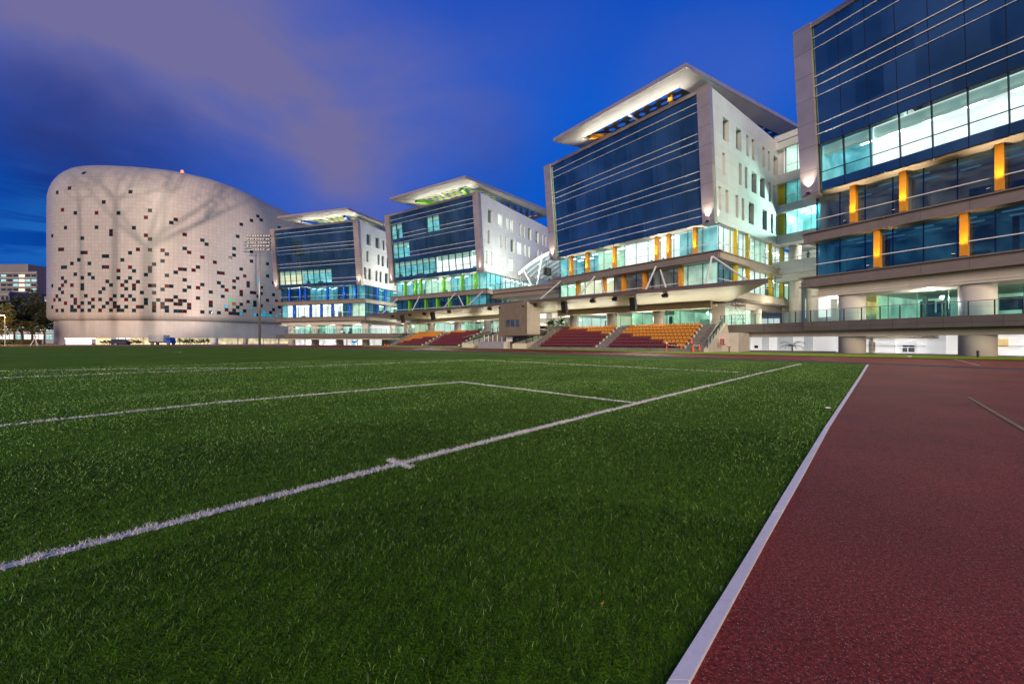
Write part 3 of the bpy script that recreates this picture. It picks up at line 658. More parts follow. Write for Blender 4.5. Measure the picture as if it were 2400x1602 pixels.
    for (ua, ub, m_) in c:
        q = MB(); room(q, ua, ub, v0-.2, v0-9, z0+.02, z1-.03); furnish(q, ua, ub, v0-.2, z0+.02, z1-.03, int(ua*3)+int(ox)+2, depth=8, mi=4); furnish(q, ua, ub, v0-2.2, z0+.02, z1-.03, int(ua*5)+int(ox)+7, depth=5, mi=2, dens=.8)
        rr = random.Random(int(ua*11)+int(ox)); [q.box(x_, x_+rr.uniform(.7, 1.6), v0-8.95, v0-8.8, z0+rr.choice((.1, .9)), z0+2.1, rr.choice((2, 4, 5))) for x_ in np.arange(ua+.5, ub-1.8, 2.3)]
        B(q, 'room', [M[m_], M['floor'], M['furn'], M['lamp'], M['deskw'], M['yellow']], parent=go)
    t = MB(); t.box(.6, 28, v0-9.5, -1.35, 5.62, 5.79)
    B(t, 'ceiling', M['soffit'])
    for u in (4, 12, 20, 27): light('POINT', 'soffit_downlight', fr.w3(u, -3.6, 5.1), 420, (1, .93, .78), .15)
    t = MB(); t.box(-1.5, 28, -PD, -.2, 2.3, 3.15, 0); B(t, 'deck', M['deck'])
    # ground level: bright walls set back
    q = MB(); ua = .3; r = random.Random(int(ox)+9); gw = []
    q.face([(-1, -6.5, g), (28, -6.5, g), (28, -6.5, 2.3), (-1, -6.5, 2.3)], 0)
    for i in range(9):
        u = 1+i*3+r.uniform(0, 1.2); q.box(u, u+r.uniform(.9, 1.4), -6.49, -6.38, g, g+2.0, 1)
        if r.random() < .5: q.box(u-1.1, u-.9, -6.49, -6.2, g, 2.3, 2)
    for (px0, px1, py0, py1) in cfg.get('signs', []):
        a, b = sorted((fr.u_at(px0, -6.3), fr.u_at(px1, -6.3))); q.box(a, b, -6.37, -6.3, fr.z_at(a, -6.3, py1), fr.z_at(a, -6.3, py0), 3); q.box(a+.3, b-.3, -6.37, -6.33, g, fr.z_at(a, -6.3, py1), 4)
    B(q, 'ground_floor_wall', [M['gf'], M['gfd'], M['cream'], M['blues'], M['r_cyan']])
    for u in (5, 14, 23): light('AREA', 'undercroft_lamp', fr.w3(u, -3.4, 2.25), 170, (1, .95, .88), 2.5, fr.w3(u, -5.4, 0), sy=.4)
    return root
M['lattice'] = mat('pale_green_lattice', (.34, .38, .10), .6, 0, .1)
M['lattice_dark'] = mat('dark_lattice', (.035, .04, .03), .5, .3, .2)
M['bulk'] = lit_mat('glass_head_bulkhead', (.42, .62, .56), .42, .7, .5)
M['lampd'] = mat('dim_ceiling_panel', (.1, .2, .25), em=(.3, .6, .8), ems=.25)
M['gf'] = lit_mat('bright_undercroft_wall', (.95, .94, .92), .75, .7, .25, 3)  # undercroft wall and door brightness put in as emission
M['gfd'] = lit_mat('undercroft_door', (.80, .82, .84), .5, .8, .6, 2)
M['blues'] = mat('blue_door_sign', (.01, .22, .7), .5, em=(.01, .25, .8), ems=.35)
FB1, FB2, FB3 = Fr(-37.16, 99.01, 72.35), Fr(-5.81, 80.57, 56.99), Fr(24.11, 47.24, 38.35)
c4 = Fr(28.78, 39.43, 27.25); x4, y4 = c4.w(-WID, 0); FB4 = Fr(x4, y4, 27.25)
def cv(lst, x0, sc, lit=()): return [(x0+a/sc, x0+b/sc, i in lit) for i, (a, b) in enumerate(lst)]
mid = lambda ps: [(a+b)/2 for a, b in ps]
B1 = office('office_building', FB1, 'farthest office block with blue fins, between the dotted round-cornered hall and the green-finned block', 'blue', dict(
    side=[cv([(1527, 1558), (1595, 1628), (1700, 1728), (1763, 1795), (1843, 1898), (1990, 2030)], 620, 6.534), cv([(1562, 1592), (1733, 1762), (1795, 1828), (1873, 1930)], 620, 6.534), cv([(1563, 1630), (1700, 1762), (1812, 1840), (1875, 1905)], 620, 6.534)],
    lit=[(1, 3, 9, 13, 'r_warm'), (1, 3, 4, 9, 'r_cyan')], roof=(-.5, 5.9, .05), colr=.9, fup=140,
    band=[dict(rooms=[(.6, 7.4, 'r_dim'), (7.5, 25.8, 'r_white'), (25.9, 27.3, 'r_cyan')], srooms=[(2, 14, 'r_green'), (14, 30, 'r_cyan')], fins=mid([(689, 692), (726.4, 729.3), (751.7, 754.6), (777.5, 780.4), (817.5, 824)]), sfins=[885, 903.5], lamp=26, lcol=(.8, .9, 1)),
          dict(glass='tglass', rooms=[(.6, 9, 'r_dim'), (9.1, 18, 'r_cyan'), (18.1, 27.3, 'r_dim')], srooms=[(2, 14, 'r_cyan'), (14, 30, 'r_green')], fins=mid([(676, 684), (700.8, 708.6), (714, 720.3), (763.7, 771), (803.8, 810.6), (830, 837)]), sfins=[885, 903.5], lamp=60, lcol=(.9, .93, 1))],
    lobby=[(1.2, 7, 'r_white'), (7.1, 16, 'r_white'), (16.1, 22, 'r_green'), (22.1, 27.2, 'r_white')], signs=[(785.7, 797, 798, 802), (824.4, 836, 798, 802)]))
B2 = office('office_building', FB2, 'office block with lime green fins and lit upper windows beside the arched steel canopy', 'green', dict(
    side=[cv([(1238, 1270), (1302, 1333), (1397, 1427), (1453, 1482), (1522, 1577)], 900, 5.2275, (0, 1, 2, 3, 4)), cv([(1272, 1300), (1427, 1452), (1483, 1508), (1550, 1600), (1632, 1680), (1715, 1740), (1762, 1787), (1875, 1895), (1918, 1940)], 900, 5.2275, (4, 5, 6, 7, 8)),
          cv([(1275, 1330), (1395, 1450), (1495, 1525), (1548, 1580), (1657, 1680), (1705, 1727), (1765, 1805), (1857, 1895), (1930, 1948), (1970, 1988)], 900, 5.2275, (1, 2, 3))],
    lit=[(1, 3, 0, 6, 'r_white'), (1, 3, 6, 13, 'r_cyan'), (4, 6, 10, 13, 'r_cyan'), (7, 9, 11, 13, 'r_cyan'), (7, 9, 5, 7, 'r_cyan')], roof=(-.4, 6.1, .085), fup=130, furn=1,
    band=[dict(glass='tglass', rooms=[(.6, 27.3, 'r_dim')], srooms=[(2, 30, 'r_cyan')], fins=mid([(958, 962), (996, 1000.5), (1023, 1027.5), (1050.9, 1055.3), (1095, 1099.4)]), sfins=[1187]),
          dict(rooms=[(.6, 10, 'r_cyan'), (10.1, 18, 'r_green'), (18.1, 27.3, 'r_cyan')], srooms=[(2, 8, 'r_cyan'), (8, 30, 'r_white')], fins=mid([(946, 953.8), (970, 978.4), (983, 990), (1036.7, 1044), (1079.8, 1087), (1110.7, 1117.7)]), lamp=60, lcol=(1, .98, .85))],
    lobby=[(1.2, 9, 'r_green'), (9.1, 18, 'r_white'), (18.1, 27.2, 'r_warm')]))
B3 = office('office_building', FB3, 'tall office block with yellow fins and an all-dark glass front above the grandstand canopy', 'orange', dict(
    side=[cv([(1483, 1505), (1537, 1560), (1615, 1637), (1662, 1683), (1718, 1758), (1825, 1860), (1890, 1908), (1928, 1945)], 1240, 3.336), cv([(1512, 1535), (1640, 1662), (1687, 1707), (1740, 1778), (1806, 1843), (1873, 1890), (1910, 1927)], 1240, 3.336),
          cv([(1515, 1562), (1618, 1662), (1698, 1718), (1742, 1762), (1825, 1845), (1868, 1885), (1912, 1945)], 1240, 3.336)],
    roof=(1.0, 5.05, .15), rd=44, fup=130, rdeck=60, lattice='lattice_dark', depth=23, pdepth=36, fasc=.1,
    band=[dict(rooms=[(.6, 5.4, 'r_dim'), (5.5, 9, 'r_brown'), (9.1, 16, 'r_brown'), (16.1, 22, 'r_warm'), (22.1, 27.3, 'r_green')], srooms=[(2, 9, 'r_green'), (9, 17, 'r_white'), (17, 35, 'r_green')], fins=mid([(1353, 1358.8), (1413.7, 1420), (1458.4, 1464.8), (1508, 1514.6), (1592.5, 1599.6)]), sfins=[1730, 1757.5, 1811, 1838, 1888]),
          dict(steel=1, rooms=[(.6, 7.5, 'r_white'), (7.6, 14, 'r_white'), (14.1, 19, 'r_green'), (19.1, 27.3, 'r_cyan')], srooms=[(2, 8, 'r_cyan'), (8, 12, 'r_white'), (12, 17, 'r_green'), (17, 28, 'r_white')], fins=mid([(1334.5, 1343.5), (1372, 1382), (1435, 1445.6), (1535, 1545), (1563, 1573), (1625, 1634.6)]), sfins=[1730, 1757.5, 1811, 1838], lamp=60, lcol=(1, .9, .75))],
    lobby=[(1.2, 8, 'r_green'), (8.1, 15, 'r_green'), (15.1, 20, 'r_warm'), (20.1, 27.2, 'r_white')]))
B4 = office('office_building', FB4, 'nearest office block at the picture edge with orange fins and a long bright window strip', 'orange', dict(
    lit=[(1, 3, 11, 13, 'r_cyan'), (1, 3, 0, 11, 'r_white')], roof=(1.0, 5.05, .12), fup=150, rdeck=60, furn=1, pdepth=20, depth=30, fasc=-.75, cream=1, colr=1.02,
    band=[dict(glass='tglass', rooms=[(.6, 9, 'r_brown'), (9.1, 27.3, 'r_dim')], fins=mid([(2048, 2067.4), (2251, 2272)]), lamp=45, lcol=(1, .72, .42)),
          dict(glass='tglass', rooms=[(.6, 14, 'r_brown'), (14.1, 21, 'r_brown'), (21.1, 27.3, 'r_brown')], fins=mid([(1991.7, 2011), (2108.5, 2128.6), (2332.9, 2355.8)]), lamp=60, lcol=(1, .72, .42))],
    lobby=[(1.2, 8, 'r_green'), (8.1, 14, 'r_green'), (14.1, 24, 'r_green'), (24.1, 27.2, 'r_amber')]))
# light thrown on the white side walls from the neighbouring terraces
light('AREA', 'terrace_flood', FB3.w3(-9, -22, 17), 7000, (.86, 1, .93), 2, FB3.w3(0, -13, 23), sy=2)
light('AREA', 'terrace_flood', FB2.w3(-9, -1, 15), 1700, (.92, 1, .93), 2, FB2.w3(0, -14, 23), sy=2)
light('AREA', 'terrace_flood', FB1.w3(-11, -9, 15.5), 2600, (1, 1, .88), 2, FB1.w3(0, -8, 22), sy=2)

# ---------------------------------------------------------------- link block, terrace bridge, arched canopy
FL = Fr(39.6, 59.4, 32.8)
def LB(root, g, mb, n, ms, parent=None, smooth=False):
    mb.v = [(p[0], p[1], p[2]-g) for p in mb.v]; return mb.build(n, ms, parent or root, smooth)
lk = thing('link_building', (39.6, 59.4, gz(59.4)), 'white link block of glazed galleries joining the two tall office blocks', 'building', FL.rz); g = gz(59.4)
t = MB(); 
for z0, z1 in ((31.0, 31.9), (29.6, 30.6), (24.5, 25.8), (20.1, 21.3), (15.6, 16.9)):
    t.box(-14, .6, -6, .35 if z0 < 31 else -.2, z0, z1)
t.box(-14, .4, -14, -6.01, 15.6, 31.0); t.box(-14, 1.2, -14, -8, g, 15.6)
LB(lk, g, t, 'wall', M['white'])
t = MB(); t.box(-14, 1, -.02, .3, 12.35, 12.95); t.box(-14, 1, -8.2, .3, 11.2, 12.35); t.box(-14, 1, -8.2, -1.0, 10.2, 11.2); LB(lk, g, t, 'balcony', M['white'])
for z0, z1, m_ in ((25.8, 29.6, 'r_white'), (21.3, 24.5, 'r_cyan'), (16.9, 20.1, 'r_cyan')):
    w = MB(); w.face([(-14, 0, z0), (-1.0, 0, z0), (-1.0, 0, z1), (-14, 0, z1)], 0); w.v += []
    for u in (-14, -9.6, -7, -4.2, -2.5, -1.0): w.box(u-.03, u+.03, -.1, -.01, z0, z1, 1)
    w.box(-14, -1, .3, .36, z0+1.05, z0+1.11, 2)
    wo = LB(lk, g, w, 'window', [M['gglass'], M['joint'], M['paint']]); q = MB(); room(q, -14, -1.1, -.15, -5.5, z0+.01, z1-.01); furnish(q, -14, -1.2, -.2, z0, z1, int(z0), depth=5)
    LB(lk, g, q, 'room', [M[m_], M['floor'], M['furn'], M['lamp']], parent=wo)
    t = MB(); t.box(-.6, .1, -5, -.4, z0, z1); LB(lk, g, t, 'door', M['yellow' if z0 < 25 else 'paint'])
light('POINT', 'gallery_lamp', FL.w3(-4, -3, 15.2), 600, (1, .98, .88), .3); light('POINT', 'gallery_lamp', FL.w3(-6, -3, 10.0), 600, (1, .92, .75), .3); light('POINT', 'gallery_lamp', FL.w3(-3, 5, 5.4), 800, (1, .9, .7), .3)
t = MB(); t.box(-14, 1, .2, .26, 13.35, 13.42); 
for i in range(8): t.box(-14+i*2, -13.95+i*2, .2, .25, 12.35, 13.38)
LB(lk, g, t, 'handrail', M['steel'])
t = MB()
for i, (ua, ub) in enumerate(((-13, -9), (-8.4, -4.5), (-3.8, -.5))): t.box(ua, ub, -7.98, -7.9, 12.4 if i < 2 else 5, 15.2 if i < 2 else 8)
LB(lk, g, t, 'window', M['r_white'])
for px, d, top, r in ((1863.5, 59.8, 15.5, .76), (1903.7, 61, 10.2, .76), (1945, 66, 5.8, .8)):
    x = (px-CX)/F*d; t = MB(); t.v = []; t.tube((0, 0, 0), (0, 0, top-gz(d)), r, n=30); o = t.build('column', M['column'], smooth=True)
    o.location = (x, d, gz(d)); tag(o, {1863.5: 'tall round white column rising in front of the yellow fins', 1903.7: 'second round column, right of the tall white one, under the link balcony', 1945: 'round cream column half hidden behind the nearest office block'}[px], 'column', 'columns under the link block')
# cream wall below the podium of the yellow-fin block and beyond
t = MB(); wf = FB3; g = gz(60)
cw_ = thing('courtyard_wall', wf.w3(5, -33, gz(80)), 'cream courtyard wall with lit openings beyond the round columns', 'wall', wf.rz); g = gz(80)
t = MB(); t.box(0, .4, -8, 7, 3.1-g, 7.5-g); t.v = [(p[0]-4.0, p[1], p[2]) for p in t.v]; t.build('panel', M['cream'], cw_)
for a, b in ((-7, -4), (-2, 1), (3, 6)):
    t = MB(); t.box(-4.06, -4.01, a, b, 3.3-g, 5.5-g); t.build('window', M['r_white'], cw_)
# terrace bridge between the green and the yellow block
a, b = Vector((-4.6, 83.2)), Vector((9.0, 72.6)); yaw = math.degrees(math.atan2(-(a-b).x, (a-b).y)); FT = Fr(b.x, b.y, yaw); LT = (a-b).length
br = thing('terrace_bridge', (b.x, b.y, 10.2), 'broad terrace deck with glass balustrade spanning between green-finned and yellow-finned blocks', 'bridge', FT.rz)
t = MB(); t.box(0, LT, -40, 0, .9, 1.8); t.box(0, LT, -40, .15, 1.62, 1.72); t.box(0, LT, -1.2, -.4, 0, .9); br_d = t.build('deck', M['fascia'], br)
t = MB(); t.face([(0, -40, -.01), (LT, -40, -.01), (LT, -1.2, -.01), (0, -1.2, -.01)]); t.face([(0, -40, .88), (0, -40, -.01), (LT, -40, -.01), (LT, -40, .88)]); t.build('soffit', M['soffit'], br)
t = MB(); t.face([(0, -.1, 1.8), (LT, -.1, 1.8), (LT, -.1, 2.9), (0, -.1, 2.9)], 0); 
for i in range(14): t.box(i*LT/13-.025, i*LT/13+.025, -.13, -.07, 1.8, 2.95, 1)
t.box(0, LT, -.13, -.07, 2.9, 2.96, 1); t.build('balustrade', [M['rail_glass'], M['steel']], br)
light('AREA', 'bridge_lamp', FT.w3(6, -8, 9.9), 700, (.85, 1, .98), 4, FT.w3(6, -8, 0), sy=8)
light('POINT', 'terrace_lamp', FT.w3(9, -14, 14.5), 160, (.82, .95, 1), .4)
# arched steel and membrane canopy on the terrace
dm = thing('arched_canopy', FT.w3(3, -12, 12), 'arched white steel and membrane canopy glowing on the terrace between two blocks', 'canopy', FT.rz)
NU, NV = 10, 9
def ap(i, j, dz=0):     # i along the bridge, j into depth
    s = i/NU; q = j/NV; u = -2+s*18.5; hgt = 8.7*math.sin(math.pi*(.10+.46*(1-s)**1.25)+.0)
    return (u, 4-q*22, 3.6+hgt*(1-.35*(q-.4)**2)+dz-.12*abs(q-.5))
def arch(u_, q):        # u_ 0..1 from the right (hidden) to the left tip
    u = -3+u_*16.5; z = 9.0-6.0*max(0, u_-.15)**2.2-1.6*(q-.35)**2; return (u, 3-q*20, z)
t = MB()
for i in range(NU):
    for j in range(NV): t.face([arch(i/NU, j/NV), arch((i+1)/NU, j/NV), arch((i+1)/NU, (j+1)/NV), arch(i/NU, (j+1)/NV)])
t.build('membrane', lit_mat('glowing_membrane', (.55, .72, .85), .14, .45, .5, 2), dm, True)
for j in range(NV+1):
    t = MB(); pts = [(p[0], p[1], p[2]-.35) for p in (arch(i/NU, j/NV) for i in range(NU+1))]; t.path(pts, .17); t.build('rib', M['paint'], dm)
t = MB(); t.path([(p[0], p[1], p[2]) for p in (arch(1, j/NV) for j in range(NV+1))], .24, 8); t.path([(p[0], p[1], p[2]) for p in (arch(i/NU, 0) for i in range(NU+1))], .3, 8); t.build('edge_beam', M['paint'], dm)
for (i_, q, f) in ((.92, 0, (9.6, 2)), (.62, 0, (9.6, 2)), (.9, .5, (8, -7)), (.55, .5, (8, -7))):
    t = MB(); p = arch(i_, q); t.tube((p[0], p[1], p[2]-.2), (f[0], f[1], 0), .17, .2); t.build('strut', M['paint'], dm)
t = MB(); t.tube((12.9, 3, 0), (12.9, 3, 4.9), .13); t.build('post', M['steel'], dm)
light('POINT', 'canopy_uplight', FT.w3(7, -12, 13), 60, (.85, .95, 1), .3)
for px, py in ((1279, 635), (1287, 637)):
    d = 80; p = at(px, py, d); t = MB(); t.box(-.42, .42, -.35, .35, -.75, .75, 0); t.box(-.36, .36, -.37, -.351, -.68, .68, 1); t.tube((0, 0, .75), (0, 0, 2.3), .03, m=0)
    o = t.build('loudspeaker', [M['black'], M['dark']]); o.location = p; o.rotation_euler = (.25, 0, .3 if px < 1283 else -.2)
    tag(o, ('left' if px < 1283 else 'right')+' one of the paired black loudspeakers hanging under the arched canopy', 'loudspeaker', 'loudspeakers')

# ---------------------------------------------------------------- elevated walkways
def walkway(name, label, pts, z1, th, depth_dir, extra, rail_from=0):
    P = [Vector((p[0], p[1], 0)) for p in pts]; r = thing(name, (P[0].x, P[0].y, gz(P[0].y)), label, 'walkway'); o0 = Vector((P[0].x, P[0].y, gz(P[0].y)))
    def bd(mb, n, m, parent=None): mb.v = [(p[0]-o0.x, p[1]-o0.y, p[2]-o0.z) for p in mb.v]; return mb.build(n, m, parent or r)
    back = [p+Vector((depth_dir[0], depth_dir[1], 0)) for p in P]; t = MB()
    for i in range(len(P)-1): t.hexa([(*q.xy, z1-th) for q in (P[i], P[i+1], back[i+1], back[i])]+[(*q.xy, z1) for q in (P[i], P[i+1], back[i+1], back[i])])
    bd(t, 'deck', M['deck'])
    t = MB(); dn = Vector((depth_dir[0], depth_dir[1], 0)).normalized()
    for i in range(len(P)-1):
        q = (P[i]+dn*.9, P[i+1]+dn*.9, P[i+1]+dn*1.6, P[i]+dn*1.6); t.hexa([(*w.xy, z1-th-.5) for w in q]+[(*w.xy, z1-th-.002) for w in q])
    bd(t, 'beam', M['cream'])
    gl_, po = MB(), None
    for i in range(len(P)-1):
        a, b = P[i]+dn*.1, P[i+1]+dn*.1; gl_.face([(*a.xy, z1+.04), (*b.xy, z1+.04), (*b.xy, z1+1.02), (*a.xy, z1+1.02)])
    go = bd(gl_, 'balustrade', M['rail_glass'])
    hr = MB()
    for i in range(len(P)-1): hr.tube((*(P[i]+dn*.1).xy, z1+1.1), (*(P[i+1]+dn*.1).xy, z1+1.1), .03)
    bd(hr, 'handrail', M['steel'], go)
    for i in range(len(P)-1):
        n = max(1, round((P[i+1]-P[i]).length/1.35))
        for j in range(n):
            c = P[i].lerp(P[i+1], j/n)+dn*.1; t = MB(); t.box(c.x-.03, c.x+.03, c.y-.03, c.y+.03, z1, z1+1.08); bd(t, 'post', M['dark'], go)
    return r
walkway('elevated_walkway', 'grey panelled walkway with glass rail running from the stand stairs past the nearest block', [(24.6, 47.2), (27.4, 42.8), (30.5, 36.7), (35.6, 27.8), (40.5, 19.5)], 3.15, .95, (8, 5), None)
walkway('elevated_walkway', 'grey walkway with glass rail in front of the blue-finned block', [(-55.5, 97.6), (-40, 95.3), (-25.6, 93.2)], 3.2, .95, (1.2, 6), None)
light('AREA', 'undercroft_lamp', (33, 50, 2.1), 120, (1, .96, .9), 3, (36, 52, 0))
# white stores wall below the walkway, left of the first big column
sw = thing('undercroft_wall', (27.6, 52.2, gz(50)), 'bright white wall with doors under the walkway beside the stand', 'wall', math.atan2(-8, 8.5)); g = gz(50)
t = MB(); t.box(0, 15, 0, .3, 0, 2.3-g); t.build('panel', M['gf'], sw)
for x0, x1 in ((2.1, 3.2), (4.4, 5.2), (6.0, 7.6), (8.6, 9.5)):
    t = MB(); t.box(x0, x1, -.05, -.005, .02, 1.75); t.build('door', M['gfd'], sw)
t = MB(); t.box(3.6, 4.0, -.05, -.005, .25, .6); t.build('vent', M['dark'], sw)

# ---------------------------------------------------------------- grandstand
FR = Vector((19.6, 41.0)); FS = Fr(19.6, 41.0, math.degrees(math.atan2(.724, .69)))
G0 = lambda u, v=0: gz(FS.w(u, v)[1])
RISE, RUN, NR = .40, .85, 7
def front_u(px): return FS.u_at(px, 0)
def sub(name, u, label, cat, group=None):
    x, y = FS.w(u, 0); r = thing(name, (x, y, gz(y)), label, cat, FS.rz, group); g = gz(y)
    def bd(mb, n, m, parent=None, smooth=False): mb.v = [(p[0]-u, p[1], p[2]-g) for p in mb.v]; return mb.build(n, m, parent or r, smooth)
    return r, bd, g
def stz(i): return .50+RISE*i       # height of tread i
seat_me = {}
def seat_mesh(mk, w):
    if (mk, w) not in seat_me:
        t = MB(); h = w/2-.04
        t.hexa([(-h, .02, 0), (h, .02, 0), (h, .40, 0), (-h, .40, 0), (-h, .02, .045), (h, .02, .045), (h, .42, .06), (-h, .42, .06)])
        t.hexa([(-h, -.06, .02), (h, -.06, .02), (h, .0, .02), (-h, .0, .02), (-h*.94, -.12, .34), (h*.94, -.12, .34), (h*.94, -.07, .34), (-h*.94, -.07, .34)])
        t.box(-.03, .03, .0, .2, -.14, 0)
        seat_me[(mk, w)] = t.mesh('seat', M[mk])
    return seat_me[(mk, w)]
def seating(pxl, pxr, label, split, shrink):
    u0, u1 = front_u(pxr), front_u(pxl); r, bd, g = sub('seating_block', u0, label, 'seating block', 'seating blocks of the stand')
    t = MB()
    for i in range(NR):
        t.box(u0-.2, u1+.2, -(.25+RUN*(i+1)), -(.25+RUN*i), g-.1, stz(i)); 
    t.box(u0-.2, u1+.2, -(.25+RUN*NR)-2.2, -(.25+RUN*NR), g-.1, 3.18)
    bd(t, 'terrace', M['dconcrete'])
    cnt = 0; W_ = .46; n = int((u1-u0-.2)/W_); seats = []
    for i in range(NR):
        for k in range(n):
            u = u0+.2+W_*(k+.5); v = -(.25+RUN*i)-.50
            x, y = FS.w(u, v); px = CX+F*x/y
            seats.append((x*x+y*y, u, v, stz(i)+.42-.02, split(i+1, px)))
    seats.sort(); rest = MB()
    for q, (d, u, v, z, og) in enumerate(seats):
        me = seat_mesh('orange_seat' if og else 'maroon_seat', W_)
        if q < 100:
            o = bpy.data.objects.new('seat', me); COL.objects.link(o); o.parent = r; o.location = (u-u0, v, z-.22-g)
        else:
            b = len(rest.v); rest.v += [(p.co.x+u, p.co.y+v, p.co.z+z-.22) for p in me.vertices]
            for f in me.polygons: rest.f.append(tuple(b+i_ for i_ in f.vertices)); rest.m.append(0 if og else 1)
    if rest.v: o = bd(rest, 'seat_mass', [M['orange_seat'], M['maroon_seat']]); o['kind'] = 'stuff'
    # end stanchions on the right
    for i in range(NR):
        t = MB(); v = -(.25+RUN*i)-.12; t.hexa([(u0+.02, v-.25, stz(i)), (u0+.08, v-.25, stz(i)), (u0+.08, v, stz(i)), (u0+.02, v, stz(i)), (u0+.02, v-.3, stz(i)+.24), (u0+.08, v-.3, stz(i)+.24), (u0+.08, v+.12, stz(i)+.24), (u0+.02, v+.12, stz(i)+.24)]); bd(t, 'bracket', M['paint'])
    return u0, u1
R2 = seating(1418, 1604, 'seating block nearest the right stair, orange upper rows stepping down over maroon', lambda i, px: i >= 5 or (i == 4 and px > 1481) or (i == 3 and px > 1523) or (i == 2 and px > 1554) or (i == 1 and px > 1587), 1)
R1 = seating(1256, 1394, 'mostly maroon seating block beside the commentary box ramp, orange along its top row', lambda i, px: (i == 7 and px > 1336) or (i == 6 and px > 1376) or (i == 5 and px > 1412), 1)
L2 = seating(995, 1071, 'maroon seating block left of the commentary box with few orange seats at top', lambda i, px: (i == 7 and px < 1089) or (i == 6 and px < 1055.7), 1)
L1 = seating(921, 985.6, 'leftmost seating block, orange seats above maroon, at far end of the stand', lambda i, px: i >= 6 or (i == 5) or (i == 4 and px < 990) or (i == 3 and px < 963) or (i == 2 and px < 944), 1)
def stair(ua, ub, label, lights=True, group='stand stairs', wall_r=False, rail=None, top=3.18):
    u0, u1 = min(ua, ub), max(ua, ub); r, bd, g = sub('staircase', u0, label, 'staircase', group); n = 17; t = MB(); L_ = .25+RUN*NR; h = (top-g)/n
    for i in range(n): t.box(u0, u1, -L_*(i+1)/n-.0, -L_*i/n, g-.1, g+h*(i+1))
    t.box(u0, u1, -L_-2.2, -L_, g-.1, top)
    bd(t, 'steps', M['dconcrete'])
    for i in range(2, n, 2):
        t = MB(); c = (u0+u1)/2; t.box(c-.13, c+.13, -L_*i/n+.001, -L_*i/n+.012, g+h*i+.05, g+h*i+.11); bd(t, 'step_light', M['black'])
    return r, bd, g, u0, u1, L_
r, bd, g, u0, u1, L_ = stair(front_u(1607)-.0, front_u(1649), 'wide right stair of the stand climbing to the walkway beside the orange seats')
t = MB(); t.hexa([(u0-.5, 0, g-.1), (u0-.02, 0, g-.1), (u0-.02, -L_-2, g-.1), (u0-.5, -L_-2, g-.1), (u0-.5, 0, g+.35), (u0-.02, 0, g+.35), (u0-.02, -L_, 3.35), (u0-.5, -L_, 3.35)]); bd(t, 'side_wall', M['cream'])
def rail(bd, u, p0, p1, zo=.95, posts=6, glass=True, par=None):      # sloping balustrade from p0=(v,z) to p1
    t = MB(); (v0, z0), (v1, z1) = p0, p1; t.tube((u, v0, z0+zo), (u, v1, z1+zo), .035); o = bd(t, 'handrail', M['steel'], par)
    if glass: q = MB(); q.face([(u, v0, z0+.1), (u, v1, z1+.1), (u, v1, z1+zo-.08), (u, v0, z0+zo-.08)]); bd(q, 'balustrade', M['rail_glass'], par)
    for i in range(posts+1):
        s = i/posts; v, z = v0+(v1-v0)*s, z0+(z1-z0)*s; q = MB(); q.box(u-.03, u+.03, v-.03, v+.03, z, z+zo); bd(q, 'post', M['dark'], par)
rail(bd, u0-.26, (-.3, g+.4), (-L_, 3.3))
t = MB(); t.box(u0-2.4, u0-.5, -L_-1.5, -3.2, g-.1, 2.15); bd(t, 'wall', M['cream'])
cab = thing('hose_reel_cabinet', (*FS.w(u0-1.15, -2.15), g+.75), 'small red framed fire hose cabinet on the cream wall right of the stair', 'cabinet', FS.rz)
for nm, b_, m_ in (('frame', (-.2, .2, -.04, .06, 0, .62), 'red'), ('glass', (-.12, .12, .061, .07, .1, .52), 'steel')): t = MB(); t.box(*b_); t.build(nm, M[m_], cab)
for (ua, ub, lb) in ((R1[1]+.15, R2[0]-0, ''),): pass
stair(R1[0]-.2, R2[1]+.2, 'aisle steps between the two right-hand seating blocks')
stair(R1[1]+.2, front_u(1236), 'narrow dark aisle left of the mostly maroon block')
stair(L1[0]-.2, L2[1]+.2, 'aisle steps between the two left-hand seating blocks')
r, bd, g, u0, u1, L_ = stair(L1[1]+.2, front_u(906), 'far left stair at the end of the stand with glass handrail')
rail(bd, u1-.1, (-.3, g+.2), (-L_, 3.2), posts=4)
def ramp(pxl, pxr, label, zt=2.15, flip=False):
    a, b = sorted((front_u(pxl), front_u(pxr))); r, bd, g = sub('access_ramp', a, label, 'ramp', 'cream access ramps'); t = MB()
    t.hexa([(a, 0, g-.1), (b, 0, g-.1), (b, -5.6, g-.1), (a, -5.6, g-.1), (a, 0, g+.75), (b, 0, g+.75), (b, -5.6, zt), (a, -5.6, zt)]); t.box(a, b, -8.4, -5.6, g-.1, zt); t.box(a, b, -8.8, -8.4, zt, 3.2); bd(t, 'slab', M['cream'])
    rail(bd, a+.08, (0, g+.75), (-5.6, zt), posts=4); rail(bd, b-.08, (0, g+.75), (-5.6, zt), posts=4); rail(bd, (a+b)/2, (-8.5, 3.2), (-8.9, 3.2), posts=1)
    q = MB(); q.face([(a, -8.5, 3.25), (b, -8.5, 3.25), (b, -8.5, 4.1), (a, -8.5, 4.1)], 0); q.box(a, b, -8.53, -8.47, 4.12, 4.17, 1)
    for i in range(4): x = a+(b-a)*i/3; q.box(x-.03, x+.03, -8.55, -8.5, 3.2, 4.15, 1)
    bd(q, 'balustrade', [M['rail_glass'], M['dark']])
ramp(1201, 1234, 'right-hand cream access ramp with steel handrails beside the maroon seats')
ramp(1083, 1110, 'left-hand cream access ramp with steel handrails, left of the commentary box')
r, bd, g, u0, u1, L_ = stair(front_u(1110)-.05, front_u(1201)+.05, 'dark central stair block below the commentary box'); rail(bd, u1-.3, (-.8, g+.4), (-L_, 3.2), posts=5, glass=False)
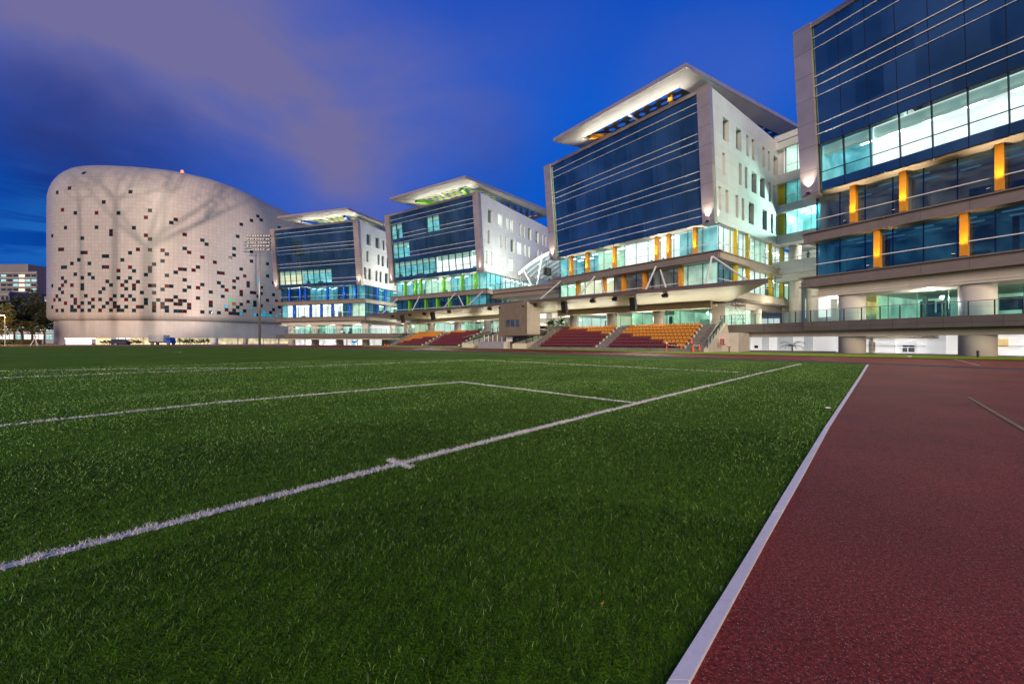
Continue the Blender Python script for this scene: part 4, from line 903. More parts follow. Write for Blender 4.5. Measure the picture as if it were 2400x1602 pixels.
a, b = front_u(1186), front_u(1123); r, bd, g = sub('low_wall', a, 'low smooth grey-violet wall at the foot of the central stair', 'wall'); t = MB(); t.box(a, b, .02, .3, g-.1, g+1.05); bd(t, 'panel', mat('violet_grey_render', (.26, .24, .30), .8, 0, .08))
for i in range(6):
    u = a+(b-a)*(i+.3)/6; t = MB(); t.box(u-.05, u+.05, -.5, -.4, g+1.0, g+2.1); bd(t, 'post', M['paint'])
a, b = front_u(1196), front_u(1187); t = MB(); t.box(a, b, .02, .6, g-.1, g+1.05); bd(t, 'panel', M['cream'])
t = MB(); t.box(a, b+.4, -.5, -.42, g+1.05, g+2.15); bd(t, 'door', M['paint'])
# commentary box
vb = .9; a, b = FS.u_at(1232, vb), FS.u_at(1169.4, vb); r, bd, g = sub('commentary_box', a, 'brown-grey box with a three-pane dark window hanging under the grandstand canopy', 'commentary box')
zt_ = 6.85; zb_ = FS.z_at((a+b)/2, vb, 785.8); w0, w1 = FS.u_at(1216.6, vb), FS.u_at(1183.6, vb); wz0, wz1 = FS.z_at(w0, vb, 764.5), FS.z_at(w0, vb, 748)
M['box'] = mat('box_cladding', (.15, .12, .09), .75, 0, .12, 1.5, bump=.15, bscale=20)
t = MB(); t.box(a, w0, vb-.3, vb, zb_, zt_); t.box(w1, b, vb-.3, vb, zb_, zt_); t.box(w0, w1, vb-.3, vb, zb_, wz0); t.box(w0, w1, vb-.3, vb, wz1, zt_); t.box(a, b, vb-3.2, vb-.3, zb_, zb_+.2); t.box(b-.2, b, vb-3.2, vb-.3, zb_+.2, zt_, 0); bd(t, 'wall', [M['box'], M['cream']])
t = MB(); t.box(a, a+.2, vb-3.2, vb-.3, zb_+.2, zt_-.01); bd(t, 'side_wall', M['cream'])
t = MB(); t.face([(w0, vb-.2, wz0), (w1, vb-.2, wz0), (w1, vb-.2, wz1), (w0, vb-.2, wz1)], 0)
for i in range(4): x = w0+(w1-w0)*i/3; t.box(x-.035, x+.035, vb-.24, vb-.1, wz0, wz1, 1)
wo = bd(t, 'window', [M['tglass'], M['steel']]); t = MB(); room(t, w0, w1, vb-.35, vb-3, wz0-.4, wz1+.1); t.box(w0+.4, w0+.9, vb-1, vb-.7, wz0-.3, wz0+.25, 2); bd(t, 'room', [M['r_brown'], M['r_brown'], M['furn']], wo)
for u in (a+.35, b-.3): t = MB(); t.box(u-.08, u+.08, vb+.01, vb+.3, zt_-.65, zt_-.5); bd(t, 'camera_housing', M['black'])
# canopy roof over the stand
CL, CR = Vector((-31.3, 88.0)), Vector((24.2, 37.85)); cyaw = math.degrees(math.atan2(-(CL-CR).x, (CL-CR).y)); FC = Fr(CR.x, CR.y, cyaw); LC = (CL-CR).length
cp = thing('grandstand_canopy', (CR.x, CR.y, gz(CR.y)), 'long cantilevered canopy with panelled underside sheltering the stand', 'canopy', FC.rz); g0 = gz(CR.y); ZF = 7.05
def bc(mb, n, m, parent=None, smooth=False): mb.v = [(p[0], p[1], p[2]-g0) for p in mb.v]; return mb.build(n, m, parent or cp, smooth)
back = 9.0; zb1 = 6.0
t = MB()
N_ = 26; t.face([(0, 0, ZF-.28), (LC, 0, ZF-.28), (LC-3.5, -back, zb1), (6.2, -back-1.5, zb1)])
bc(t, 'underside', mat('canopy_soffit_panels', (.55, .50, .37), .42, .15, .05, .5, panel=(1.3, 9, .02, .72)))
t = MB(); t.face([(0, -.05, ZF+.02), (LC, -.05, ZF+.02), (LC-3.5, -back, ZF-.25), (6.2, -back-1.5, ZF-.25)]); t.face([(6.2, -back-1.5, zb1), (LC-3.5, -back, zb1), (LC-3.5, -back, ZF-.25), (6.2, -back-1.5, ZF-.25)])
t.face([(LC, 0, ZF-.28), (LC, 0, ZF), (LC-3.5, -back, ZF-.25), (LC-3.5, -back, zb1)]); t.face([(0, 0, ZF-.28), (6.2, -back-1.5, zb1), (6.2, -back-1.5, ZF-.25), (0, 0, ZF)]); bc(t, 'roof_sheet', M['fascia'])
t = MB(); t.box(-.1, LC+.1, 0, .25, ZF-.30, ZF+.06); t.box(-1.2, LC+.1, -.1, .32, ZF+.06, ZF+.12); bc(t, 'fascia', mat('plum_fascia', (.13, .095, .095), .5, .3, .08))
t = MB(); t.box(7.2, 30, -back+.2, -back+1.0, 5.35, zb1+.25); bc(t, 'beam', mat('beam_ochre', (.33, .26, .17), .7, 0, .08)); t = MB(); t.box(42, LC-6, -back+.2, -back+1.0, 5.35, zb1+.2); bc(t, 'beam', M['cream'])
def strut(p, q): t = MB(); t.tube(p, q, .11, n=10); bc(t, 'strut', M['paint'])
for (pxa, pya, da, pxb) in ((1668, 601, 46.6, 1653.8), (1671, 601, 46.6, 1758), (1537, 624, 52.4, 1512), (1394, 647.5, 60, 1354), (1313.5, 659, 67, 1262), (1066, 687, 82.5, 1038), (983, 694.5, 88.5, 965), (932, 699, 94, 893), (1131, 682.5, 79, 1094)):
    A = at(pxa, pya, da); u = FC.u_at(pxb, -.9); la = FC.loc(A.x, A.y); strut((la[0], la[1], A.z), (u, -.9, ZF+.05))
for (pxa, pya, da, pxb) in ((1548, 633, 53, 1565), (1408, 655, 61, 1420), (1075, 693, 83, 1091)):
    A = at(pxa, pya, da); u = FC.u_at(pxb, -4); la = FC.loc(A.x, A.y); strut((la[0], la[1], A.z), (u, -4, ZF-.1))
for i in range(4):
    u = 11+i*(LC-18)/3.6; lo = light('AREA', 'canopy_uplight', FC.w3(u, -back+.2, 4.2), 300, (1, .93, .70), 13, None, sy=.4); lo.rotation_euler = (Matrix.Rotation(FC.rz, 3, 'Z') @ Matrix.Rotation(math.radians(180-50), 3, 'X')).to_euler()
for i in range(8):
    u = 4+i*(LC-10)/7; light('SPOT', 'stand_downlight', FC.w3(u, -4.5, 6.1), 320, (1, .9, .74), .12, FC.w3(u, -4.8, 0), 120, .7)
def hang(px, py, big, label):
    v = -.9 if not big else -1.4; u = FC.u_at(px, v); x, y = FC.w(u, v); z = H+(CY-py)/F*y; zc = ZF-.28-(.28)*(-v/9)*3.6+.0
    r = thing('loudspeaker' if big else 'floodlight', (x, y, z), label, 'loudspeaker' if big else 'floodlight', FC.rz, 'loudspeakers' if big else 'floodlights under the canopy'); top = max(.3, 6.9-z)
    if big:
        t = MB(); t.box(-.34, .34, -.28, .28, -.75, .75); o = t.build('cabinet', M['black'], r); o.rotation_euler = (-.22, 0, 0)
        t = MB(); t.box(-.29, .29, .285, .30, -.69, .69); q = t.build('grille', M['dark'], o)
        for s_ in (-.25, .25): t = MB(); t.tube((s_, 0, .7), (s_, 0, top), .02); t.build('hanger', M['dark'], r)
    else:
        t = MB(); t.hexa([(-.28, -.2, -.22), (.28, -.2, -.22), (.28, .2, -.16), (-.28, .2, -.16), (-.36, -.2, .06), (.36, -.2, .06), (.36, .2, .12), (-.36, .2, .12)]); t.hexa([(-.36, -.2, .06), (.36, -.2, .06), (.36, .2, .12), (-.36, .2, .12), (-.2, -.12, .24), (.2, -.12, .24), (.2, .12, .24), (-.2, .12, .24)]); t.build('lamp_head', M['black'], r)
        t = MB(); t.tube((0, 0, .2), (0, 0, top), .03); t.build('bracket', M['dark'], r)
for px, py, w_ in ((943.8, 747, 'farthest left black box loudspeaker near the canopy end'), (1014.5, 739.5, 'tilted black box loudspeaker above the leftmost seats aisle'), (1323, 719, 'tilted black box loudspeaker right of the commentary box'), (1484, 711, 'large upright black box loudspeaker over the rightmost seating block')): hang(px, py, True, w_)
for px, py, w_ in ((919.5, 740.4, 'hexagonal black floodlight at the far left tip of the canopy'), (960.6, 737.4, 'black canopy floodlight between the two left loudspeakers'), (993.8, 735, 'black canopy floodlight just left of the tilted left loudspeaker'), (1052.8, 730.2, 'black canopy floodlight over the left maroon seats'), (1147.6, 723.4, 'black canopy floodlight just left of the commentary box'),
                   (1255, 714.7, 'black canopy floodlight just right of the commentary box'), (1389, 705, 'black canopy floodlight over the mostly maroon block'), (1441.3, 701, 'black canopy floodlight left of the large upright loudspeaker'), (1558.5, 692, 'rightmost black canopy floodlight above the orange seats')): hang(px, py, False, w_)

# ---------------------------------------------------------------- round-cornered hall
A0 = Vector((-112, 160)); plan = [(-128, 188), (-146, 176), (-153.5, 155), (-153.6, 140), (-149.9, 129), (-143.6, 124), (-137, 122.2), (-128.4, 121.8), (-118.6, 122.0), (-108.2, 123.6), (-101.0, 127.5), (-95.7, 133.6), (-90.7, 141.7), (-86.2, 150.0), (-81.3, 158.6), (-75, 169), (-68, 181)]
def catmull(p, n):
    out = []; p = [Vector(q) for q in p]; p = [p[0]*2-p[1]]+p+[p[-1]*2-p[-2]]
    for i in range(1, len(p)-2):
        for k in range(n):
            t = k/n; out.append(.5*((2*p[i])+(-p[i-1]+p[i+1])*t+(2*p[i-1]-5*p[i]+4*p[i+1]-p[i+2])*t*t+(-p[i-1]+3*p[i]-3*p[i+1]+p[i+2])*t**3))
    out.append(p[-2]); return out
pl = catmull(plan, 12); sl = [0]
for a, b in zip(pl, pl[1:]): sl.append(sl[-1]+(b-a).length)
ztp = [(0, 57.9), (200, 57.8), (270, 57.5), (360, 57.0), (429, 56.5), (480, 56.4), (540, 56.0), (600, 55.2), (659, 53.8), (720, 52.2), (760, 51), (2000, 46)]
def ztop(p):
    px = CX+F*p.x/p.y; return float(np.interp(px, [q[0] for q in ztp], [q[1] for q in ztp])) if p.y > 118 else 58.6
def aud_pt(i, prof):
    p = pl[i]; inw, z = prof(ztop(p)); d = (A0-p); d.normalize(); q = p+d*inw; return (q.x, q.y, z)
profs = []
for k in range(5):
    a = math.pi/2*k/4; profs.append(lambda zt, a=a: (1.5*(1-math.sin(a))+0, 7.8+1.6*(1-math.cos(a))))
for k in range(1, 17): profs.append(lambda zt, k=k: (0, 9.4+(zt-12.0-9.4)*k/17))
FH, FI = 12.0, 8.0
for k in range(1, 13):
    a = math.pi/2*k/12; profs.append(lambda zt, a=a: (FI*(1-math.cos(a)), zt-FH+FH*math.sin(a)))
profs.append(lambda zt: (20, zt+.3)); profs.append(lambda zt: (44, zt+.4))
hall = thing('auditorium_building', (A0.x, A0.y-30, gz(130)), 'huge pale round-cornered hall clad in white tiles dotted with dark and red square windows', 'auditorium')
hv = Vector((A0.x, A0.y-30, gz(130))); nP = len(pl); verts = []; uvs = []
for pr in profs:
    ln = None
    for i in range(nP):
        q = aud_pt(i, pr); verts.append((q[0]-hv.x, q[1]-hv.y, q[2]-hv.z)); uvs.append((sl[i], q[2]))
faces = [(j*nP+i, j*nP+i+1, (j+1)*nP+i+1, (j+1)*nP+i) for j in range(len(profs)-1) for i in range(nP-1)]
me = bpy.data.meshes.new('shell'); me.from_pydata(verts, [], faces); uv = me.uv_layers.new(name='UVMap')
# v coordinate: arc length up the profile
vv = []
arcs = []
for i in range(nP):
    c = [0]
    for j in range(1, len(profs)): c.append(c[-1]+(Vector(verts[j*nP+i])-Vector(verts[(j-1)*nP+i])).length)
    arcs.append(c)
for l in me.loops:
    j, i = divmod(l.vertex_index, nP); uv.data[l.index].uv = (sl[i], arcs[i][j])
me.shade_smooth()
tm = bpy.data.materials.new('tile_cladding'); tm.use_nodes = True; nt = tm.node_tree; L = nt.links.new; b = nt.nodes['Principled BSDF']; b.inputs['Roughness'].default_value = .42
uvn = N('ShaderNodeUVMap', nt); brk = N('ShaderNodeTexBrick', nt); brk.offset = 0; L(uvn.outputs[0], brk.inputs['Vector'])
TS = 1.1
for k_, v_ in (('Scale', 1), ('Brick Width', TS), ('Row Height', TS), ('Mortar Size', .045), ('Mortar Smooth', .2)): brk.inputs[k_].default_value = v_
brk.inputs['Color1'].default_value = (.265, .255, .25, 1); brk.inputs['Color2'].default_value = (.235, .228, .222, 1); brk.inputs['Mortar'].default_value = (.185, .178, .172, 1)
nn = N('ShaderNodeTexNoise', nt); nn.inputs['Scale'].default_value = .06; nn.inputs['Detail'].default_value = 4; L(uvn.outputs[0], nn.inputs['Vector'])
mr = N('ShaderNodeMapRange', nt); L(nn.outputs[0], mr.inputs[0]); mr.inputs[3].default_value = .86; mr.inputs[4].default_value = 1.1
mu = N('ShaderNodeMix', nt, data_type='RGBA', blend_type='MULTIPLY'); mu.inputs[0].default_value = 1; L(brk.outputs[0], mu.inputs[6]); L(mr.outputs[0], mu.inputs[7]); L(mu.outputs[2], b.inputs['Base Color'])
me.materials.append(tm); sh = bpy.data.objects.new('shell', me); COL.objects.link(sh); sh.parent = hall
bvh = BVHTree.FromPolygons([Vector(v)+hv for v in verts], faces)
WA = "640,180 380,470 197,540 1488,503 995,678 297,855r 500,857 850,867r 1265,877 353,1113 845,1125 1537,1140 1120,1195r 1120,1260 92,1255 630,1313"
WB = "195,73 248,73r 547,135 608,135r 853,197 912,197 1278,148 1400,96r 484,248 1155,259 362,302 666,307 242,358 300,358 853,367 912,367r 1276,373r 1335,431 1093,427r 421,473 666,475 240,529 542,533 727,537 1092,540 1273,542 299,586 911,594 1213,598 1395,601 87,648 242,643r 362,644r 545,645 545,697 971,652 1154,653r 1336,654r 1336,711 189,700 851,707 1214,712 244,757 791,763 1457,770 146,817 365,816 608,817 1035,823 1155,824 1277,826 109,873r 193,872 427,875r 427,930 733,876r 790,876 975,877r 1218,881r 1338,883 305,929r 549,931 671,933 915,934 1037,935 98,988 367,987 490,988r 733,990 855,990 1038,993r 1096,993 1220,994 1400,996r 1460,996 152,1044r 249,1043 428,1045 551,1045 797,1047r 797,1102 977,1048 1160,1050 1340,1052 368,1101 676,1103 1100,1105 1515,490 1520,885 1520,938"
WC = "144,98 337,104r 404,165 335,273 204,324 140,380r 140,434 402,498 540,450 611,398r 684,402 684,74 757,136r 967,211r 1035,10 896,365 826,414r 682,568 143,660r 204,660 402,667r 471,668 335,720 205,773 754,682 682,734 964,642 895,691r 541,838 895,855 270,887 404,890r 471,890 612,895r 683,898 207,942 336,942 541,949r 612,951 207,998r 207,1053 338,1000r 403,1001 755,957r 755,1011 541,1059 683,1064r 405,1112 613,1116 964,1072"
WD = "437,65 700,118 437,167 380,210o 123,279r 700,268 966,323r 549,391 188,445 254,450r 605,500r 497,534 966,511 439,579r 188,604 792,580c 655,607r 655,657 1050,618 253,663 438,682 882,690 317,722r 120,759 550,744r 550,797 700,762 744,766r 881,785r 1050,806 252,822 1168,728 822,826 965,845r 965,890 1090,858r 376,884g 120,918r 120,972 434,938o 547,947 650,906 788,920 742,964 879,976 1045,992 1128,953 1165,868 313,982c 313,1034r 492,994 694,1010c 918,1028c 432,1042 598,1053 1002,1034r 1002,1080c 1165,1048r 1165,1092c 1083,1088c 815,1068 184,1081 376,1090 432,1090r 543,1098c 740,1112c 880,1120c 925,1122c 965,1124c 118,1131 487,1147 1000,1176"
WE = "161,767 95,884r 502,963 580,912r 1905,860 1817,933 1956,928 1615,975 727,1160r 92,1178r 155,1240 1560,1180 1021,1250 1095,1318 2262,1060 1500,1382"
def pane(name, c1, c2, em=0):
    m = curtain_mat(name, c1, c2, .9); b = m.node_tree.nodes['Principled BSDF']; b.inputs['Metallic'].default_value = .0; b.inputs['Roughness'].default_value = .06; b.inputs['Specular IOR Level'].default_value = .06
    if em: b.inputs['Emission Color'].default_value = (*c2, 1); b.inputs['Emission Strength'].default_value = em
    return m
WM = {'d': pane('dark_pane', (.004, .012, .018), (.008, .024, .034)), 'r': pane('red_pane', (.03, .004, .005), (.075, .009, .010)), 'c': pane('lit_blue_pane', (.02, .15, .25), (.05, .35, .5), .35), 'g': pane('green_pane', (.02, .2, .08), (.05, .4, .15), .4), 'o': pane('brown_pane', (.09, .06, .02), (.16, .10, .04), .15)}
wl = []; seen = set()
pls = [Vector((p.x, p.y)) for p in pl]
def nearest_s(x, y, inw):
    best = None
    for i in range(nP-1):
        a = pls[i]+(A0-pls[i]).normalized()*inw; b = pls[i+1]+(A0-pls[i+1]).normalized()*inw; d = b-a; t = max(0, min(1, ((x-a.x)*d.x+(y-a.y)*d.y)/d.length_squared)); q = a+d*t; e = (q-Vector((x, y))).length
        if best is None or e < best[0]: best = (e, sl[i]+t*(sl[i+1]-sl[i]))
    return best[1]
def prof_at(v, i):      # point on shell at arc height v at plan index (float)
    i0 = min(int(i), nP-2); fi = i-i0; Q = []
    for ii in (i0, i0+1):
        arc = arcs[ii]; j = max(k for k in range(len(arc)-1) if arc[k] <= v); f = (v-arc[j])/(arc[j+1]-arc[j]); Q.append(Vector(verts[j*nP+ii]).lerp(Vector(verts[(j+1)*nP+ii]), f))
    return Q[0].lerp(Q[1], fi)
def idx(s_): 
    i = max(k for k in range(nP-1) if sl[k] <= s_); return i+(s_-sl[i])/(sl[i+1]-sl[i])
for W_, ox_, oy_, sc_ in ((WA, 110, 380, 7.467), (WB, 110, 570, 6.533), (WC, 330, 570, 6.535), (WD, 480, 570, 6.532), (WE, 330, 380, 6.909)):
    for tok in W_.split():
        k = 'd'
        if tok[-1] in 'rcgo': k = tok[-1]; tok = tok[:-1]
        a, b_ = map(float, tok.split(',')); px, py = ox_+a/sc_, oy_+b_/sc_; d = ray(px, py).normalized()
        loc, nor, fi_, ds = bvh.ray_cast(Vector((0, 0, H)), d)
        if loc is None: continue
        j = fi_//(nP-1)
        inw = 0
        z = loc.z
        # arc height from z in the straight part, else by profile rows
        q0 = Vector(verts[j*nP+fi_ % (nP-1)])+hv; q1 = Vector(verts[(j+1)*nP+fi_ % (nP-1)])+hv; f = (z-q0.z)/max(1e-6, q1.z-q0.z)
        ii = fi_ % (nP-1); arc = arcs[ii]; v_ = arc[j]+f*(arc[j+1]-arc[j])
        a_, b2 = q0.lerp(q1, f), (Vector(verts[j*nP+ii+1])+hv).lerp(Vector(verts[(j+1)*nP+ii+1])+hv, f); fr_ = ((loc-a_).dot(b2-a_))/(b2-a_).length_squared
        s_ = sl[ii]+fr_*(sl[ii+1]-sl[ii]); cs, cvv = math.floor(s_/TS), max(3, math.floor(v_/TS))
        if (cs, cvv) in seen: continue
        seen.add((cs, cvv)); wl.append((loc.length, cs, cvv, k))
wl.sort(); rest = {k: MB() for k in WM}; mats_ = list(WM.values()); rb = MB(); kk = list(WM)
for q, (ds, cs, cvv, k) in enumerate(wl):
    P = [prof_at((cvv+y)*TS, idx((cs+x)*TS)) for x, y in ((.01, .01), (.99, .01), (.99, .99), (.01, .99))]
    n = (P[1]-P[0]).cross(P[3]-P[0]).normalized()
    if (n.dot(P[0]+hv-Vector((0, 0, H)))) > 0: n = -n
    fr4 = [p+n*.06 for p in P]; inn = [p.lerp(sum(P, Vector())/4, .06)+n*.065 for p in P]
    tgt = MB() if q < 100 else rb
    tgt.hexa([tuple(p-n*.05) for p in P]+[tuple(p) for p in fr4], 0); tgt.face([tuple(p) for p in inn], 1+kk.index(k))
    if q < 100: tgt.build('window', [M['joint']]+mats_, hall)
o = rb.build('window_scatter', [M['joint']]+mats_, hall); o['kind'] = 'stuff'
# base of the hall with lit openings
M['basep'] = mat('base_metal_panel', (.30, .30, .31), .5, .1, .08, .4, panel=(1.4, 9, .03, .8))
t = MB(); bs = [p+(A0-p).normalized()*1.5 for p in pl]; zo = 2.45
def base_strip(mb, px0, px1, z0, z1, m=0, inset=0):
    for i in range(nP-1):
        a, b = bs[i], bs[i+1]; pa, pb = CX+F*a.x/a.y, CX+F*b.x/b.y
        if not (36 <= i): continue
        lo, hi = max(px0, pa), min(px1, pb)
        if hi-lo < .2: continue
        A = a.lerp(b, (lo-pa)/(pb-pa)); B_ = a.lerp(b, (hi-pa)/(pb-pa)); ia = (A0-A).normalized()*inset; A = A+ia; B_ = B_+ia
        mb.face([(A.x-hv.x, A.y-hv.y, z0-hv.z), (B_.x-hv.x, B_.y-hv.y, z0-hv.z), (B_.x-hv.x, B_.y-hv.y, z1-hv.z), (A.x-hv.x, A.y-hv.y, z1-hv.z)], m)
base_strip(t, 100, 900, zo, 7.9); g = gz(122)-.3
for a, b in ((100, 151), (260, 271), (497, 512), (571, 581)): base_strip(t, a, b, g, zo)
t.build('base_wall', M['basep'], hall); t = MB()
for i in range(0, 47):
    a, b = bs[i], bs[i+1]
    if i < 47 and CX+F*a.x/a.y < 151: t.face([(a.x-hv.x, a.y-hv.y, g-hv.z), (b.x-hv.x, b.y-hv.y, g-hv.z), (b.x-hv.x, b.y-hv.y, 7.9-hv.z), (a.x-hv.x, a.y-hv.y, 7.9-hv.z)])
t.build('base_wall', M['basep'], hall)
t = MB(); base_strip(t, 151, 212, g, zo, inset=.25); t.build('shutter', lit_mat('glowing_shutter', (.92, .94, .95), .72, .9, .2, 2), hall)  # shutter's brightness is put in as emission
M['r_hall'] = lit_mat('lit_hall_foyer', (1.0, .80, .46), .95, .3, .9, 5)
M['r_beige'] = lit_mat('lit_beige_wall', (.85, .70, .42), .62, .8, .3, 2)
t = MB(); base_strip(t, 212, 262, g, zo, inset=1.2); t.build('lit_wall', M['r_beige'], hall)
t = MB(); base_strip(t, 268, 900, g, zo, inset=4); t.build('room', M['r_hall'], hall)
for a, b in ((326, 330), (300, 302), (431, 434), (556, 560), (620, 622), (655, 660)): t = MB(); base_strip(t, a, b, g, zo, inset=1); t.build('pillar', M['cream'], hall)
for px in (504, 576):
    i = min(range(36, nP), key=lambda i: abs(CX+F*bs[i].x/bs[i].y-px)); q = bs[i]; t = MB(); t.tube((q.x-hv.x, q.y-hv.y-.5, g-hv.z), (q.x-hv.x, q.y-hv.y-.5, zo-hv.z), .8 if px == 504 else .6, n=18); t.build('pillar', M['concrete'] if px > 510 else M['column'], hall, True)
bc_ = thing('aviation_beacon', at(427, 401.5, 133), 'small glowing red beacon on top edge of the round-cornered hall', 'beacon')
t = MB(); t.tube((0, 0, -1.6), (0, 0, -.2), .08); t.build('mast', M['dark'], bc_); t = MB(); t.blob((0, 0, 0), .42, .42, .42); t.build('lamp', mat('red_beacon_glow', (1, .1, .05), em=(1, .05, .02), ems=9), bc_, True)
light('POINT', 'beacon_light', tuple(at(427, 399, 132)), 500, (1, .1, .05), .3)
sg = thing('vertical_sign', at(115.5, 498, 140), 'narrow red vertical sign with white glow on left edge of the hall', 'sign'); t = MB(); t.box(-.5, -.1, -.4, .4, -3.1, 3.0); t.build('panel', mat('sign_red', (.6, .01, .01), em=(.7, .01, .01), ems=.5), sg)
t = MB()
for i in range(7): t.box(-.09, .12, -.41, .3, -2.6+i*.75, -2.2+i*.75)
t.build('lettering', mat('sign_white', (1, 1, 1), em=(.9, .8, 1), ems=1.2), sg)
# warm floodlight far behind the camera and the street tree that throws its shadow on the hall
LP = Vector((20, -25, 1.6)); lamp = thing('ground_floodlight', (LP.x, LP.y, gz(-25)), 'warm ground floodlight behind the viewer aimed at the round-cornered hall', 'floodlight')
t = MB(); t.box(-.3, .3, -.35, -.15, 1.2, 1.9); t.tube((0, -.2, 0), (0, -.2, 1.3), .05); t.build('lamp_head', M['dark'], lamp)
tgt = LP+Vector((-141, 155, 34)); light('SPOT', 'hall_floodlight', LP+Vector((-.1, .1, 0)), 2.1e6, (1, .70, .56), .085, tgt, 20.5, .45)
cool = FB1.w3(14, -20, 37); light('SPOT', 'hall_cool_flood', cool, 17000, (.7, .93, 1), .3, (-93, 138, 36), 62, .6)
light('SPOT', 'hall_cool_flood', FB1.w3(29.5, -6, 13), 16000, (.85, 1, .97), .5, (-92, 140, 14), 105, 1)
def wobble(p, q, n, r, amp, rnd):
    pts = [Vector(p).lerp(Vector(q), i/n) for i in range(n+1)]
    for i in range(1, n): pts[i] += Vector((rnd.uniform(-amp, amp), rnd.uniform(-amp, amp), rnd.uniform(-amp, amp)*.5))
    return [tuple(x) for x in pts]
def tree_on_ray(px, y_branch, dist, label, scale=1, seed=1, lean=0, fan=1):
    rnd = random.Random(seed); tp = at(px, 700, 124); d = Vector((tp.x-LP.x, tp.y-LP.y, 0)); R_ = d.length; d.normalize(); base = Vector((LP.x, LP.y, 0))+d*dist; base.z = gz(base.y); side = Vector((d.y, -d.x, 0))
    f = dist/R_; zb = lambda py: 1.6+(at(px, py, 124).z-1.6)*f; root = thing('street_tree', base, label, 'tree', 0, 'street trees behind the viewer')
    tr = MB(); B0 = Vector((0, 0, 0)); h1 = zb(y_branch)-base.z; r0 = .14*scale
    P = wobble(B0, (side.x*lean*.3, side.y*lean*.3, h1), 5, 0, .03, rnd)
    for i, (a, b) in enumerate(zip(P, P[1:])): tr.tube(a, b, r0*(1.2-.08*i), r0*(1.2-.08*(i+1)), n=10)
    tips = []; def_ = []
    for k in range(7*fan):
        ang = rnd.uniform(-.15, 1.05)+lean*.3 if k < 5*fan else rnd.uniform(-.7, -.2); L1 = rnd.uniform(1.3, 3.0)*scale; q = Vector(P[-1])+side*math.sin(ang)*L1+Vector((0, 0, math.cos(ang)*L1))+d*rnd.uniform(-.8, .8)
        w_ = wobble(P[-1], q, 4, 0, .09, rnd)
        for i, (a, b) in enumerate(zip(w_, w_[1:])): tr.tube(a, b, .045*scale*(1-.18*i), .045*scale*(1-.18*(i+1)), n=6)
        for _ in range(3):
            a = Vector(w_[rnd.choice((2, 3, 4))]); b = a+side*rnd.uniform(-.5, .9)*scale+Vector((0, 0, rnd.uniform(.3, 1.0)*scale)); tr.tube(a, b, .02*scale, .008, n=5); tips.append(b)
    tr.build('trunk', M['bark'], root)
    lf = MB()
    for c in tips:
        for _ in range(10):
            p = c+Vector((rnd.gauss(0, .16), rnd.gauss(0, .16), rnd.gauss(0, .16)))*scale; a = Vector((rnd.uniform(-1, 1), rnd.uniform(-1, 1), rnd.uniform(-1, 1))).normalized()*.06; b = a.orthogonal().normalized()*.04; lf.face([p-a, p+b, p+a, p-b])
    lf.build('crown', M['leaf'], root); return root
tree_on_ray(345, 585, 19, 'bare branching street tree behind the viewer nearest the ground floodlight', 1.15, 3)
tree_on_ray(262, 470, 25, 'slim forked street tree behind the viewer, left of the branching one', .8, 8, .4)
tree_on_ray(200, 480, 30, 'thin sapling farthest left behind the viewer', .55, 12, -.6)

# ---------------------------------------------------------------- floodlight mast
p = gp(608.5, 808.6); fm = thing('floodlight_mast', (p.x, p.y, p.z), 'tall slender floodlight mast with a bank of lamps in front of the round-cornered hall', 'floodlight mast'); d = p.y
zt = H+(CY-570)/F*d-p.z; t = MB(); t.tube((0, 0, 0), (0, 0, zt-.5), .30, .17, n=12); t.build('pole', M['steel'], fm, True)
hw = 26.5/F*d
for r_ in range(5):
    z = zt-1.6+r_*.85*d/100; t = MB(); t.box(-hw*.98, hw*.98, -.05, .05, z-.05, z+.05); t.build('crossbar', M['steel'], fm)
    rr = random.Random(r_)
    for i in range(9):
        if r_ == 0 and i in (0, 1, 7): continue
        x = -hw*.92+hw*1.84*i/8+rr.uniform(-.1, .1); t = MB(); q = .26*d/100; t.hexa([(x-q, -.5, z-.2), (x+q, -.5, z-.2), (x+q*.7, .1, z-.1), (x-q*.7, .1, z-.1), (x-q, -.42, z+.22), (x+q, -.42, z+.22), (x+q*.7, .14, z+.2), (x-q*.7, .14, z+.2)], 0); t.box(x-q*.8, x+q*.8, -.53, -.505, z-.12, z+.14, 1); t.build('lamp', [M['dark'], M['steel']], fm)

# ---------------------------------------------------------------- small things at the stand
def scaffold(x, y, z, w, dp, h, rz, label):
    r = thing('scaffold_tower', (x, y, z), label, 'scaffold', rz, 'scaffold towers')
    for a in (-w/2, w/2):
        for b in (-dp/2, dp/2):
            t = MB(); t.tube((a, b, .1), (a, b, h), .035); t.blob((a, b, .06), .06, .06, .06, 6, 4); t.build('standard', M['steel'], r)
    for z_ in np.arange(.5, h, .55):
        for b in (-dp/2, dp/2):
            if (z_ > h*.55): t = MB(); t.tube((-w/2, b, z_), (w/2, b, z_), .025); t.build('rail', M['steel'], r)
        for a in (-w/2, w/2): t = MB(); t.tube((a, -dp/2, z_), (a, dp/2, z_), .025); t.build('rung', M['steel'], r)
    for b in (-dp/2, dp/2):
        for z0, z1 in ((.3, h*.5), (h*.5, h*.95)):
            for s_ in (1, -1): t = MB(); t.tube((-w/2*s_, b, z0), (w/2*s_, b, z1), .022); t.build('brace', M['steel'], r)
    t = MB(); t.box(-w/2, w/2, -dp/2, dp/2, h*.55, h*.55+.06); t.build('platform', M['plank'], r); t = MB(); t.box(-w/2, w/2, -dp/2-.02, -dp/2, h*.55+.06, h*.55+.2); t.build('toe_board', M['plank'], r)
scaffold(29.4, 52.5, 3.15, 2.2, 1.3, 4.9, .5, 'tall scaffold tower on the walkway right of the canopy end')
q = at(1112, 770, 78); scaffold(q.x, q.y, 3.18, 2.2, 1.3, 2.9, .9, 'low scaffold tower at the top of the maroon seats left of the commentary box')
